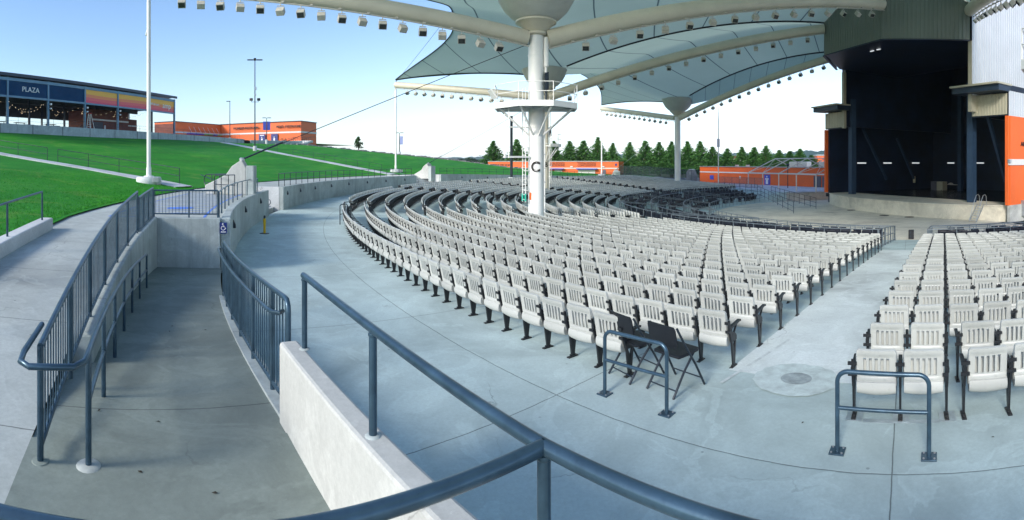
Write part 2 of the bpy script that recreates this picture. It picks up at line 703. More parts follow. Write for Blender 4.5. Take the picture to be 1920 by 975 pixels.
def ordn(i):
    """ordinal word of the 1-based number i"""
    if i <= 20:
        return ORD[i - 1]
    if i > 99:
        return ordn_h(i)
    t, u = divmod(i, 10)
    return TENS[t] + '-' + ORD[u - 1] if u else TENS[t][:-1] + 'ieth'


def ordn_h(i):
    return 'hundredth' if i == 100 else 'hundred and ' + ordn(i - 100)
# ------------------------------------------------------------------ levels of the ground
def zf(R):
    d = max(0.0, 50.15 - R)
    d = min(d, 29.0)
    return -.05 * d - .0011 * d * d


YARD = -1.2


def zbowl(R, phi):
    z = zf(R)
    if phi < 114 and R > 21:
        t = smooth((114 - phi) / 18)
        z = lerp(z, YARD, t)
    return z


def zc(phi):                      # upper concourse
    return interp(phi, [(105, .15), (112, .3), (130, .9), (150, 1.4), (400, 1.4)])


RIM_R = [(100, 70), (113, 72), (120.5, 79), (124.4, 88), (135.7, 100), (143.4, 106), (150, 109), (161, 100), (182, 95), (192, 97), (200, 101), (210, 110), (240, 125)]
RIM_Z = [(100, .15), (113, 1.0), (120.5, 1.9), (124.4, 3.2), (135.7, 5.5), (143.4, 7.0), (150, 7.2), (161, 7.1), (182, 6.95), (200, 7), (240, 7)]
R_LAWN = 59.3


def zpath(phi):                   # side path sloping down to the landing
    return interp(phi, [(210.9, 1.4), (221, .9), (300, .9)])


def zt(R, phi):
    """lawn and the land behind it"""
    rr, zr, z0 = interp(phi, RIM_R), interp(phi, RIM_Z), zc(phi) + .05
    if phi > 208:
        z0 = zpath(phi) + .05
    if R <= rr:
        t = (R - R_LAWN) / (rr - R_LAWN)
        t = max(0, t)
        return z0 + (zr - z0) * (t * .9 + .1 * smooth(t))
    w = interp(phi, [(126, 3), (145, 70), (240, 70)])
    base = interp(phi, [(100, -.3), (125, -.3), (160, -2)])
    if R <= rr + w:
        return zr
    return lerp(zr, base, smooth((R - rr - w) / 45))


def zt_xy(x, y):
    R, phi = to_pol((x, y))
    return zt(R, phi)


def hit(x, y, lift=0.0, r0=6, r1=220):
    """where the sight line through (x, y) meets the lawn"""
    th = brg(x)
    s = (HY - y) / F
    r = r0
    while r < r1:
        px, py = r * sin(th), r * cos(th)
        R, phi = to_pol((px, py))
        if R > R_LAWN - 2 and EYE + r * s <= zt(max(R, R_LAWN), phi) + lift:
            return Vector((px, py, zt(max(R, R_LAWN), phi)))
        r += .05
    return None


def polar_sheet(name, mat, Rs, phis, zfun, kind='structure'):
    m = MB()
    n = len(Rs)
    vs = [pol(R, p, zfun(R, p)) for p in phis for R in Rs]
    fs = []
    for i in range(len(phis) - 1):
        for j in range(n - 1):
            a = i * n + j
            fs.append((a, a + 1, a + n + 1, a + n))
    m.add(vs, fs)
    o = m.build(name, mat, smooth='all')
    o['kind'] = kind
    return o


def frange(a, b, st):
    k = max(1, int(round(abs(b - a) / st)))
    return [lerp(a, b, i / k) for i in range(k + 1)]


# ground to the horizon
m = MB()
n = 64
m.add([(2400 * cos(2 * pi * i / n), 2400 * sin(2 * pi * i / n), -3.2) for i in range(n)], [tuple(range(n))])
struct(m.build('ground', 'far_ground'))
# bowl floor
polar_sheet('seating_floor', 'floor_concrete', frange(21, 54.84, .9), frange(96, 262, 1.0), zbowl)
# service yard round the stage house
polar_sheet('service_yard', 'yard_concrete', [20.5, 30, 45, 70, 110], frange(262, 456, 4), lambda R, p: YARD)
m = MB()
m.add([pol(21, p, z) for p in frange(60, 98, 2) for z in (-2.38, YARD)], [(2 * i, 2 * i + 1, 2 * i + 3, 2 * i + 2) for i in range(19)])
struct(m.build('pit_wall', 'pale_concrete'))
polar_sheet('pit_floor', 'stage_concrete', [.05, 6, 12, 17, 21], frange(60, 262, 2), lambda R, p: zf(max(R, 20.9)) if p > 96 else -2.375)
# lawn and land
phis = frange(98, 240, 1.0)
Rs = frange(59.3, 60.4, .55) + frange(61.6, 112, 1.6) + [118, 125, 135, 150, 170, 185, 200, 220, 240, 270]
lawn = polar_sheet('lawn', 'lawn', Rs, phis, zt)
polar_sheet('back_field', 'far_ground', [54.9, 60, 90, 130, 180, 260, 400], frange(20, 98, 3), lambda R, p: interp(R, [(54.9, YARD - .05), (110, YARD - .05), (125, -.6), (260, -.4), (400, -3.1)]))
# upper concourse, in two runs with the vomitory stairs between
OPEN1 = (191.6, 195.7)
OPEN2 = (152.9, 158.7)
for a, b in ((100, OPEN2[0]), (OPEN2[1], OPEN1[0]), (OPEN1[1], 210.9)):
    o = polar_sheet('concourse_path', 'walk_concrete', [54.9, 57, 59.36], frange(a, b, 1.0), lambda R, p: zc(p))
# sloping path and landing left of the camera, and the ramp beside it
ZL = .9


def zramp(phi):
    return interp(phi, [(210.9, .08), (221.3, ZL - .02), (222, ZL), (300, ZL)])


polar_sheet('side_path', 'walk_concrete', [56.95, 59.36], frange(210.9, 222, .5), lambda R, p: zpath(p))
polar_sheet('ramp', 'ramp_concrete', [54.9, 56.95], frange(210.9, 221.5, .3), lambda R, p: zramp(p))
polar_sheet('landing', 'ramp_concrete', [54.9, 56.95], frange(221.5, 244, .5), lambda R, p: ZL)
polar_sheet('landing_path', 'walk_concrete', [56.95, 59.36], frange(222, 244, .5), lambda R, p: ZL)

# ------------------------------------------------------------------ concrete walls
RW = 54.66
wall_top = lambda p: zc(p) + .06 if p < 195 else 1.46
w = thing('ring_wall', pol(RW, 200, 0), 'curved concrete wall below the blue striped deck, rounding the cross aisle', 'wall')
MB().arcwall(RW, RW + .28, OPEN1[1], 210.75, -.1, 1.46).build('wall_face', 'wall_concrete', w, bevel=.03)
w = thing('ring_wall', pol(RW, 175, 0), 'long curved concrete retaining wall between the two white cable anchors', 'wall')
MB().arcwall(RW, RW + .28, OPEN2[1], OPEN1[0], -.1, wall_top).build('wall_face', 'wall_concrete', w, bevel=.03)
w = thing('ring_wall', pol(RW, 130, 0), 'far curved concrete wall behind the last grey seats, beyond the second anchor', 'wall')
MB().arcwall(RW, RW + .28, 106, OPEN2[0], -.3, wall_top).build('wall_face', 'wall_concrete', w, bevel=.03)
# end wall of the ramp under the striped deck
w = thing('end_wall', pol(55.9, 210.9, 0), 'stained concrete end wall of the ramp below the blue striped deck', 'wall')
MB().arcwall(RW + .29, 57.0, 210.7, 210.95, -.1, 1.46).build('wall_face', 'wall_concrete', w, bevel=.02)
# kerb between the ramp and the higher path
w = thing('ramp_curb', pol(56.8, 216, 0), 'rough concrete curb between the ramp and the higher side path', 'curb')
MB().arcwall(56.70, 56.97, 210.96, 219.6, -.2, lambda p: max(zpath(p) + .10, 0), step=.3).build('curb_body', 'wall_concrete', w, bevel=.03)
# white parapet of the landing
w = thing('parapet_wall', pol(54.9, 225, ZL), 'white painted low wall beside the landing carrying the steel rail', 'wall')
MB().arcwall(54.84, 55.0, 221.25, 240, -.05, 1.53, step=.5).build('wall_face', 'white_wall', w, bevel=.025)
# side wall of ramp towards the aisle, low
w = thing('ramp_edge', pol(54.87, 218, 0), 'low concrete edge of the ramp beneath the right guard railing', 'curb')
MB().arcwall(54.80, 54.98, 215.4, 221.24, -.05, lambda p: zramp(p) + .03, step=.4).build('curb_body', 'wall_concrete', w)
# low curb holding the lawn, far left
w = thing('lawn_curb', pol(59.3, 220, 1), 'low pale concrete curb wall holding the lawn at the left edge', 'wall')
MB().arcwall(59.1, 59.42, 212.8, 238, .6, lambda p: zpath(p) + .29, step=.5).build('wall_face', 'pale_concrete', w, bevel=.03)

# vomitory stairs
for (a, b), lab in ((OPEN1, 'pale concrete stairs through the gap beside the nearer anchor'), (OPEN2, 'pale concrete stairs under the farther anchor')):
    s = thing('vomitory_stairs', pol(57, (a + b) / 2, 0), lab, 'stairs')
    top = zc((a + b) / 2)
    k = 8
    m = MB()
    for i in range(k):
        r0 = 55.3 + i * (58.8 - 55.3) / k
        m.arcwall(r0, 59.37, a + .02, b - .02, -.2 if i == 0 else top * i / k - .02, top * (i + 1) / k - .001 * (k - i), step=1)
    m.build('steps', 'pale_concrete', s)
    for q in (a, b):
        d = .30 if q == a else -.30
        m = MB()
        m.arcwall(RW + .29, 59.0, min(q - d * .9, q), max(q - d * .9, q), -.2, top + .06, step=1)
        m.build('side_wall', 'pale_concrete', s, bevel=.02)
    ph = b - .25 if a > 180 else b - .5
    pts = []
    m = MB()
    for dr in (0,):
        zz = .86
        base = [pol(55.0, ph, .55), pol(54.75, ph, .58), pol(54.62, ph, .7), pol(54.62, ph, .84), pol(54.75, ph, .96), pol(55.3, ph, .98), pol(58.8, ph, top + .9)]
        m.tube(base, .024, 8)
    m.build('handrail', 'rail_paint', s, smooth=True)


# ------------------------------------------------------------------ railings
def arc_pts(R, p0, p1, zfun, step=.5):
    k = max(1, int(abs(p1 - p0) / step))
    return [pol(R, lerp(p0, p1, i / k), zfun(lerp(p0, p1, i / k))) for i in range(k + 1)]


def post(m, base, top, r=.024, n=10):
    m.tube([base, top], r, n)


def rail_arc(name, label, R, p0, p1, zbase, h, posts, mid=(), mat='rail_paint', group=None, r=.024, pickets=0, foot=0, step=.4, cat='railing', loopend=False):
    """railing along a ring"""
    fb = zbase if callable(zbase) else (lambda p: zbase)
    fh = h if callable(h) else (lambda p: h)
    t = thing(name, pol(R, p0, fb(p0)), label, cat, group)
    m = MB()
    m.tube(arc_pts(R, p0, p1, lambda p: fb(p) + fh(p), step), r, 10)
    m.build('top_rail', mat, t, smooth=True)
    for q in mid:
        m = MB()
        m.tube(arc_pts(R, p0, p1, lambda p: fb(p) + (q if q > 0 else fh(p) + q), step), r * .85, 8)
        m.build('mid_rail' if len(mid) == 1 and not pickets else ('bottom_rail' if q > 0 and q < .25 else 'mid_rail'), mat, t, smooth=True)
    for i in range(posts + 1):
        p = lerp(p0, p1, i / posts)
        m = MB()
        post(m, pol(R, p, fb(p) - .02), pol(R, p, fb(p) + fh(p)), r)
        m.build('post', mat, t, smooth=True)
        if foot:
            pass
    if pickets:
        m = MB()
        for i in range(pickets):
            p = lerp(p0, p1, (i + .5) / pickets)
            m.tube([pol(R, p, fb(p) + mid[0]), pol(R, p, fb(p) + fh(p))], .0075, 5, cap=False)
        m.build('picket_infill', mat, t, smooth=True)
    return t


# near guard railing: along the white wall, with a branch across the landing
g = thing('guard_railing', pol(54.9, 223, ZL), 'steel blue pipe railing on the white wall, nearest to the camera', 'railing')
ZR = 2.105
corner = at(1020, 837, z=ZR)
far = at(569, 516, z=ZR)
Rg = 54.9
pc, pf = to_pol(corner)[1], to_pol(far)[1]
m = MB()
ln = [far.lerp(corner, q) for q in frange(0, 1, .1)] + [corner + Vector((.68, -.733, 0)) * q for q in (.5, 1, 1.6, 2.4, 3.4)]
m.tube(ln, .025, 14)
m.build('top_rail', 'rail_paint', g, smooth=True)
m = MB()
c2 = corner.copy()
n1 = (c2 - Vector((0, 0, ZR)))
n0 = Vector((sin(-.653), cos(-.653), 0))
t0 = Vector((-cos(-.653), sin(-.653), 0))
dperp = c2.x * n0.x + c2.y * n0.y
a0 = c2.x * t0.x + c2.y * t0.y
m.tube([c2 + t0 * q for q in (0, .5, 1, 1.5, 2, 2.6, 3.4)], .025, 14)
m.build('cross_rail', 'rail_paint', g, smooth=True)
for q in (far.lerp(corner, .012), far.lerp(corner, .51), corner, corner + Vector((.68, -.733, 0)) * 1.5, corner + Vector((.68, -.733, 0)) * 3.2):
    m = MB()
    post(m, Vector((q.x, q.y, 1.52)), q, .0225, 14)
    m.build('post', 'rail_paint', g, smooth=True)
    m = MB()
    m.lathe((q.x, q.y, 1.53), [(.045, 0), (.04, .006), (.028, .010)], 14)
    m.build('post_collar', 'wall_concrete', g, smooth=True)
    m = MB()
    m.lathe((q.x, q.y, ZR - .040), [(.0228, 0), (.0265, .006), (.0275, .012), (.0265, .018)], 14)
    m.build('weld_bead', 'rail_paint', g, smooth=True)
for q in (1.9, 3.3):
    b = c2 + t0 * q
    m = MB()
    post(m, Vector((b.x, b.y, ZL)), b, .0225, 14)
    m.build('post', 'rail_paint', g, smooth=True)

# tall picket guard left of the ramp
t = thing('picket_guard', pol(56.82, 218, ZL), 'tall dark picket guard with sloping top rail left of the ramp', 'railing')
P0, P1 = 221.8, 213.5
ztop = lambda p: interp(p, [(213.5, 2.33), (217, 2.10), (221.8, 1.71)])
zbot = lambda p: interp(p, [(213.5, zpath(213.5) + .16), (221.8, ZL + .10)])
MB().tube(arc_pts(56.82, P0, P1, ztop, .4), .024, 10).build('top_rail', 'rail_paint', t, smooth=True)
MB().tube(arc_pts(56.82, P0, P1, zbot, .4), .02, 8).build('bottom_rail', 'rail_paint', t, smooth=True)
for i in range(7):
    p = lerp(P0, P1, i / 6)
    m = MB()
    post(m, pol(56.82, p, (zpath(p) if i else ZL) - .02), pol(56.82, p, ztop(p)), .024)
    m.build('post', 'rail_paint', t, smooth=True)
    if i == 0:
        m = MB()
        m.lathe(pol(56.82, p, ZL), [(.062, .0), (.058, .006), (.03, .010)], 16)
        m.build('post_collar', 'ramp_concrete', t, smooth=True)
m = MB()
for i in range(72):
    p = lerp(P0, P1, (i + .5) / 72)
    m.tube([pol(56.82, p, zbot(p)), pol(56.82, p, ztop(p))], .0075, 5, cap=False)
m.build('picket_infill', 'rail_paint', t, smooth=True)
# handrail on the ramp, joined round the end of the guard
t = thing('ramp_handrail', pol(56.48, 218, ZL), 'two line sloping handrail along the left of the ramp', 'handrail')
zh = lambda p: interp(p, [(214.4, 1.06), (221.8, 1.69)])
zm = lambda p: zh(p) - .34
loop = [pol(56.90, 221.35, 1.72), pol(56.915, 221.9, 1.70), pol(56.90, 222.06, 1.695), pol(56.83, 222.12, 1.69), pol(56.55, 222.08, 1.69), pol(56.49, 221.98, 1.69)]
m = MB()
m.tube(loop + arc_pts(56.48, 221.8, 214.6, zh, .4) + [pol(56.49, 214.38, 1.035), pol(56.5, 214.3, .97), pol(56.5, 214.3, zm(214.4))], .022, 10)
m.build('top_rail', 'rail_paint', t, smooth=True)
MB().tube(arc_pts(56.48, 221.75, 214.3, zm, .4), .019, 8).build('mid_rail', 'rail_paint', t, smooth=True)
for i in range(7):
    p = lerp(221.8, 214.45, i / 6)
    m = MB()
    post(m, pol(56.48, p, zramp(p) - .02), pol(56.48, p, zh(p)), .022)
    m.build('post', 'rail_paint', t, smooth=True)
    if i == 0:
        m = MB()
        m.lathe(pol(56.48, p, ZL), [(.088, .0), (.08, .007), (.03, .012)], 16)
        m.build('post_collar', 'walk_concrete', t, smooth=True)
# right guard of the ramp, with its own inner handrail
t = thing('picket_guard', pol(54.86, 218, .5), 'picket guard with rounded end right of the ramp, above the aisle', 'railing')
zg = lambda p: interp(p, [(215.5, 1.50), (218.3, 1.66), (221.15, 1.845)])
R1 = 54.90
E0 = 221.15
m = MB()
m.tube(arc_pts(R1, 215.5, E0 - .1, zg, .3) + [pol(R1, E0 - .02, zg(E0) - .01), pol(R1, E0 + .02, zg(E0) - .05), pol(R1, E0 + .03, zg(E0) - .12), pol(R1, E0 + .03, ZL - .05)], .024, 10)
m.build('top_rail', 'rail_paint', t, smooth=True)
zb2 = lambda p: zramp(p) + .10
MB().tube(arc_pts(R1, 215.5, E0, zb2, .3), .02, 8).build('bottom_rail', 'rail_paint', t, smooth=True)
for i in range(6):
    p = lerp(215.5, 220.6, i / 5)
    m = MB()
    post(m, pol(R1, p, zramp(p) - .02), pol(R1, p, zg(p)), .024)
    m.build('post', 'rail_paint', t, smooth=True)
m = MB()
for i in range(52):
    p = lerp(215.5, E0, (i + .5) / 52)
    m.tube([pol(R1, p, zb2(p)), pol(R1, p, zg(p))], .0075, 5, cap=False)
m.build('picket_infill', 'rail_paint', t, smooth=True)
zi = lambda p: zg(p) - .13
m = MB()
m.tube([pol(R1, 221.0, zi(221)), pol(R1 + .05, 221.06, zi(221)), pol(R1 + .10, 221.0, zi(221))] + arc_pts(R1 + .11, 220.9, 215.6, zi, .3) + [pol(R1 + .06, 215.4, zi(215.5)), pol(R1, 215.5, zi(215.5))], .020, 8)
m.build('handrail', 'rail_paint', t, smooth=True)

# deck guards
rail_arc('picket_guard', 'short picket guard stepping up from the tall guard to the deck', 56.82, 213.3, 211.0, lambda p: zpath(p), lambda p: .90, 3, mid=(.12,), pickets=24)
t = thing('picket_guard', pol(56, 210.8, 1.46), 'straight picket guard across the end of the blue striped deck', 'railing')
a, b = pol(56.82, 210.8, 1.46), pol(55.02, 210.75, 1.46)
up = Vector((0, 0, .76))
MB().tube([a + up, b + up], .024, 10).build('top_rail', 'rail_paint', t, smooth=True)
lo = Vector((0, 0, .10))
MB().tube([a + lo, b + lo], .02, 8).build('bottom_rail', 'rail_paint', t, smooth=True)
for q in (0, .55, 1):
    m = MB()
    post(m, a.lerp(b, q), a.lerp(b, q) + up, .024)
    m.build('post', 'rail_paint', t, smooth=True)
m = MB()
for i in range(19):
    p = a.lerp(b, (i + .5) / 19)
    m.tube([p + lo, p + up], .0075, 5, cap=False)
m.build('picket_infill', 'rail_paint', t, smooth=True)
rail_arc('wall_railing', 'curved railing on the wall rising from the striped deck corner', 55.0, 210.5, 197.2, 1.44, .72, 9, mid=(), step=.5)
rail_arc('wall_railing', 'long two line railing on the curved wall below the lawn', 55.05, 191.3, 159.2, lambda p: wall_top(p) - .02, .85, 22, mid=(.45,), mat='dark_rail')
rail_arc('wall_railing', 'far railing on the wall beyond the second white anchor', 55.05, 152.6, 110, lambda p: wall_top(p) - .02, .85, 26, mid=(.45,), mat='dark_rail')
rail_arc('lawn_railing', 'pipe railing standing on the low curb wall at the left edge', 59.25, 213.2, 224, lambda p: zpath(p) + .27, .72, 5)
# looped rails by the striped deck, beside the lawn
for i, (x0, x1, rr, lab) in enumerate(((383, 425, 27.5, 'rounded end of the stair railing left of the white anchor'), (402, 440, 25.5, 'squared stair railing in front of the rounded one by the anchor'))):
    t = thing('stair_railing', at(x0, HY, r=rr) - Vector((0, 0, 1.55)), lab, 'railing')
    p0, p1 = at(x0, HY, r=rr), at(x1, HY, r=rr - 1.5)
    p0.z = p1.z = 1.42
    q0, q1 = p0 + Vector((0, 0, .95)), p1 + Vector((0, 0, 1.0))
    d = (p1 - p0).normalized()
    if i == 0:
        pts = [p0 + d * .5 + Vector((0, 0, .35)), p0 + d * .12 + Vector((0, 0, .38)), p0 + Vector((0, 0, .5)), p0 + Vector((0, 0, .78)), p0 + d * .15 + Vector((0, 0, .92)), q0 + d * .3, q1]
    else:
        pts = [p0, p0 + Vector((0, 0, .85)), p0 + d * .1 + Vector((0, 0, .95)), q1]
    MB().tube(pts, .024, 8).build('top_rail', 'dark_rail', t, smooth=True)
    MB().tube([p0.lerp(p1, .05) + Vector((0, 0, .5)), p1 + Vector((0, 0, .5))], .02, 8).build('mid_rail', 'dark_rail', t, smooth=True)
    for q in (.35, .7, 1):
        m = MB()
        post(m, p0.lerp(p1, q), q0.lerp(q1, q), .022)
        m.build('post', 'dark_rail', t, smooth=True)

# wall lights
WL = [(208.6, 'on the wall under the striped deck, nearest the accessible sign'), (203.2, 'on the wall under the striped deck, middle one'), (198.2, 'on the wall under the striped deck, near the stair gap'),
      (190.6, 'beside the stair gap on the long curved wall'), (187.2, 'on the long curved wall, second from the stair gap'), (183.4, 'on the long curved wall, third from the stair gap'), (179.3, 'on the long curved wall, fourth from the stair gap'),
      (175.0, 'on the long curved wall, fifth from the stair gap'), (170.5, 'on the long curved wall, sixth from the stair gap'), (166.0, 'on the long curved wall, second from the far anchor'), (161.5, 'on the long curved wall, nearest the far anchor'),
      (148, 'on the far wall, first beyond the second anchor'), (142, 'on the far wall, second beyond the second anchor'), (136, 'on the far wall, third beyond the second anchor')]
first = None
for i, (p, lab) in enumerate(WL):
    if first is None:
        r = thing('wall_light', (0, 0, 0), 'x', 'wall light', 'step lights on the curved wall')
        m = MB()
        prof = [(0, -.13), (.09, -.13), (.085, -.02), (.02, .13), (0, .13)]
        m.extr(prof, (0, 0, 0), (1, 0, 0), (0, 0, 1), .15)
        m.build('housing', 'dark_rail', r, bevel=.006, loc=(0, 0, 0))
        m = MB()
        m.box((.06, 0, -.135), (.05, .11, .012))
        m.build('lens', 'band_white', r, loc=(0, 0, 0))
        first = r
    else:
        r = first.copy()
        COL.objects.link(r)
        for ch in first.children:
            c = ch.copy()
            COL.objects.link(c)
            c.parent = r
    r.location = pol(RW - .001, p, wall_top(p) - .42)
    r.rotation_euler = (0, 0, radians(p) + pi)
    r['label'] = 'small dark wedge light ' + lab

# ------------------------------------------------------------------ white cable anchors
def anchor(name, p, label, k):
    """sloped thrust block p: right foot; k: size"""
    R, phi = to_pol(p)
    t = thing(name, p, label, 'cable anchor')
    d = pol(1, phi) - pol(0, phi)
    o = p
    m = MB()
    m.extr([(x * k, z * k) for x, z in [(2.3, 0), (2.35, .45), (1.25, 1.0), (.95, 1.42), (.45, 1.75), (.22, 1.35), (.22, 0)]], o, d, (0, 0, 1), .75 * k)
    m.build('block', 'white_wall', t, bevel=.04)
    m = MB()
    m.extr([(x * k, z * k) for x, z in [(-.18, -.3), (-.18, 1.45), (.215, 1.45), (.215, -.3)]], o, d, (0, 0, 1), .82 * k)
    m.build('pier', 'wall_concrete', t, bevel=.03)
    m = MB()
    m.lathe(o + d * .5 * k + Vector((0, 0, 1.70 * k)), [(.14, 0), (.14, .10), (.08, .16)], 12)
    m.build('socket', 'galv', t, smooth=True)
    return o + d * .45 * k + Vector((0, 0, 1.78 * k))


def on_ring(x, R):
    th = brg(x)
    dot = CX * sin(th) + CY * cos(th)
    q = dot * dot - CX * CX - CY * CY + R * R
    r = dot - sqrt(q) if R < 54 else dot + sqrt(q)
    return Vector((r * sin(th), r * cos(th), 0))


p_ = at(472, HY, r=25.5)
p_.z = 1.4
A1 = anchor('cable_anchor', p_, 'large white sloped concrete cable anchor on the striped deck', 1.0)
p_ = at(810, HY, r=66)
p_.z = .9
A2 = anchor('cable_anchor', p_, 'smaller looking white sloped cable anchor far along the curved wall', 1.15)
p_ = at(1158, HY, r=103)
p_.z = -.4
A3 = anchor('cable_anchor', p_, 'pale concrete cable anchor at the far end by the orange concession', 1.15)

# ------------------------------------------------------------------ blue markings of the accessible deck
t = MB()


def strip(m, a, b, w, z):
    a, b = Vector((a[0], a[1], 0)), Vector((b[0], b[1], 0))
    d = (b - a).normalized()
    s = Vector((-d.y, d.x, 0)) * (w / 2)
    m.add([(p.x, p.y, z) for p in (a - s, b - s, b + s, a + s)], [(0, 1, 2, 3)])


m = MB()
zz = 1.405
ph0, ph1 = 210.3, 198.6
for i in range(14):
    ph = lerp(ph0 - 1.2, ph1 + .6, i / 13)
    strip(m, pol(55.5, ph - .55), pol(58.2, ph + .55), .08, zz)
for R in (55.45, 58.25):
    for q in frange(ph1, ph0, .8)[:-1]:
        strip(m, pol(R, q), pol(R, q + .8), .08, zz)
strip(m, pol(55.4, ph0), pol(58.3, ph0), .12, zz + .001)
strip(m, pol(55.4, ph1), pol(58.3, ph1), .12, zz + .001)
o = m.build('deck_marking', 'blue_paint')
tag(o, 'worn blue painted stripes on the accessible deck', 'floor marking', kind='structure')
m = MB()
c = pol(56.6, 207.2, 1.411)
m.add([c + Vector((.42 * cos(2 * pi * i / 20), .55 * sin(2 * pi * i / 20), 0)) for i in range(20)], [tuple(range(20))])
o = m.build('deck_marking', 'blue_paint')
tag(o, 'solid blue painted disc among the stripes on the deck', 'floor marking', kind='structure')


# accessible sign on the ramp's end wall
def wheelchair(m, o, ux, uz, s, depth):
    o, ux, uz = Vector(o), Vector(ux), Vector(uz)
    nn = ux.cross(uz).normalized()
    P = lambda a, b: o + ux * (a * s) + uz * (b * s) + nn * .004
    m.tube([P(.32 * cos(q) - .02, .32 * sin(q) - .2) for q in frange(radians(115), radians(385), .3)], .05 * s, 6)
    m.tube([P(-.06, .33), P(-.03, -.0), P(.24, -.0), P(.36, -.3), P(.46, -.28)], .055 * s, 6)
    m.tube([P(-.04, .14), P(.2, .14)], .05 * s, 6)
    m.tube([P(-.085 + .07 * cos(q), .47 + .07 * sin(q)) for q in frange(0, 2 * pi, .5)], .06 * s, 6)


sg = thing('accessible_sign', at(427, 424, r=13.9), 'small navy accessible wheelchair sign on the ramp end wall', 'sign')
th = brg(427)
nrm = (pol(56, 212.5) - pol(56, 210.9)).normalized()
so = pol(54.86, 210.97, 1.2) + nrm * .02
ux = (pol(55.0, 210.9) - pol(57, 210.9)).normalized()
m = MB()
m.extr([(-.10, -.15), (.10, -.15), (.10, .15), (-.10, .15)], so, ux, (0, 0, 1), .012)
m.build('plate', 'sign_blue', sg)
m = MB()
wheelchair(m, so + nrm * .008 + Vector((0, 0, .03)), ux, (0, 0, 1), .17, .01)
m.build('wheelchair_symbol', 'sign_white', sg, smooth=True)
m = MB()
m.extr([(-.07, -.12), (.07, -.12), (.07, -.095), (-.07, -.095)], so + nrm * .008, ux, (0, 0, 1), .006)
m.build('text_bar', 'sign_white', sg)

# yellow bollard
b = at(496, 438, z=0)
t = thing('bollard', b, 'yellow taped bollard with black cap standing in the aisle', 'bollard')
MB().box(b + Vector((0, 0, .012)), (.34, .26, .024)).build('base_plate', 'dark_rail', t, bevel=.004)
MB().lathe(b + Vector((0, 0, .02)), [(.055, 0), (.055, .4), (.062, .41), (.062, .60), (.055, .62)], 14).build('sleeve', 'yellow', t, smooth=True)
MB().lathe(b + Vector((0, 0, .64)), [(.045, 0), (.045, .10), (.03, .13)], 14).build('cap', 'dark_rail', t, smooth=True)
# short rails at the outer row
for i, x in enumerate((637.5, 644)):
    p = at(x, 421 - i * 6, z=0)
    t = thing('aisle_rail', p, ('left' if i == 0 else 'right') + ' one of two short dark hoop rails beside the outermost row', 'railing')
    d = Vector((.33, .94, 0))
    MB().tube([p, p + Vector((0, 0, .9)), p + d * .08 + Vector((0, 0, .97)), p + d * .5 + Vector((0, 0, .97)), p + d * .58 + Vector((0, 0, .9)), p + d * .58], .024, 8).build('hoop', 'dark_rail', t, smooth=True)
    MB().tube([p + Vector((0, 0, .5)), p + d * .58 + Vector((0, 0, .5))], .02, 8).build('mid_rail', 'dark_rail', t, smooth=True)
# ------------------------------------------------------------------ stadium seats
def seat_back(fine=True):
    """slatted shell: five vertical slots, raised rim; local y forward, rear face seen from behind"""
    m = MB()
    xs0 = [-.237, -.226, -.196, -.150, -.114, -.084, -.048, -.018, .018, .048, .084, .114, .150, .196, .226, .237]
    xs0[3:13] = [-.150, -.114, -.084, -.048, -.018, .018, .048, .084, .114, .150]
    zs = [.415, .43, .50, .52, .535, .553, .765, .783, .802, .835, .862, .872]
    lim = lambda z: .237 if z < .80 else (.232 if z < .84 else (.218 if z < .868 else .200))
    yb = lambda z: -.215 - (z - .42) * .20
    slots = [(3, 4), (5, 6), (7, 8), (9, 10), (11, 12)]

    def dep(i, z):
        x = xs0[i]
        if i in (0, 15) or z > .868 or z < .42:
            return -.016
        if i in (1, 14) or z > .83:
            return .012
        if .53 < z < .80:
            insl = 3 <= i <= 12
            return -.006 if not insl or z < .57 or z > .75 else -.006
        return .006 if z > .5 else .010
    W = len(xs0)
    vs = []
    for z in zs:
        for i, x in enumerate(xs0):
            L = lim(z)
            xx = max(-L, min(L, x))
            curve = .02 * (x / .237) ** 2         # sides wrap forward
            vs.append((xx, yb(z) - dep(i, z) + curve, z))
    fs, slotf = [], []
    for j in range(len(zs) - 1):
        for i in range(W - 1):
            q = (j * W + i, j * W + i + 1, (j + 1) * W + i + 1, (j + 1) * W + i)
            if 5 <= j < 6 and (i, i + 1) in [(a, b) for a, b in slots]:
                slotf.append((q, i, j))
            else:
                fs.append(q)
    m.add(vs, fs)
    # the slots go right through to the front face
    th = .030
    o = len(m.v)
    fv = [(x, yb(z) + th + .02 * (x / .237) ** 2, z) for (x, _, z) in vs]
    ff = []
    for j in range(len(zs) - 1):
        for i in range(W - 1):
            if j == 5 and (i, i + 1) in slots:
                continue
            ff.append((j * W + i, (j + 1) * W + i, (j + 1) * W + i + 1, j * W + i + 1))
    m.add(fv, ff)
    for q, i, j in slotf:
        for k in range(4):
            p_, r_ = q[k], q[(k + 1) % 4]
            m.f.append((p_, r_, r_ + o, p_ + o))
            m.mi.append(0)
    rim_ = [i for i in range(W)] + [j * W + W - 1 for j in range(1, len(zs))] + [(len(zs) - 1) * W + i for i in range(W - 2, -1, -1)] + [j * W for j in range(len(zs) - 2, 0, -1)]
    for p_, r_ in zip(rim_, rim_[1:] + rim_[:1]):
        m.f.append((r_, p_, p_ + o, r_ + o))
        m.mi.append(0)
    return m


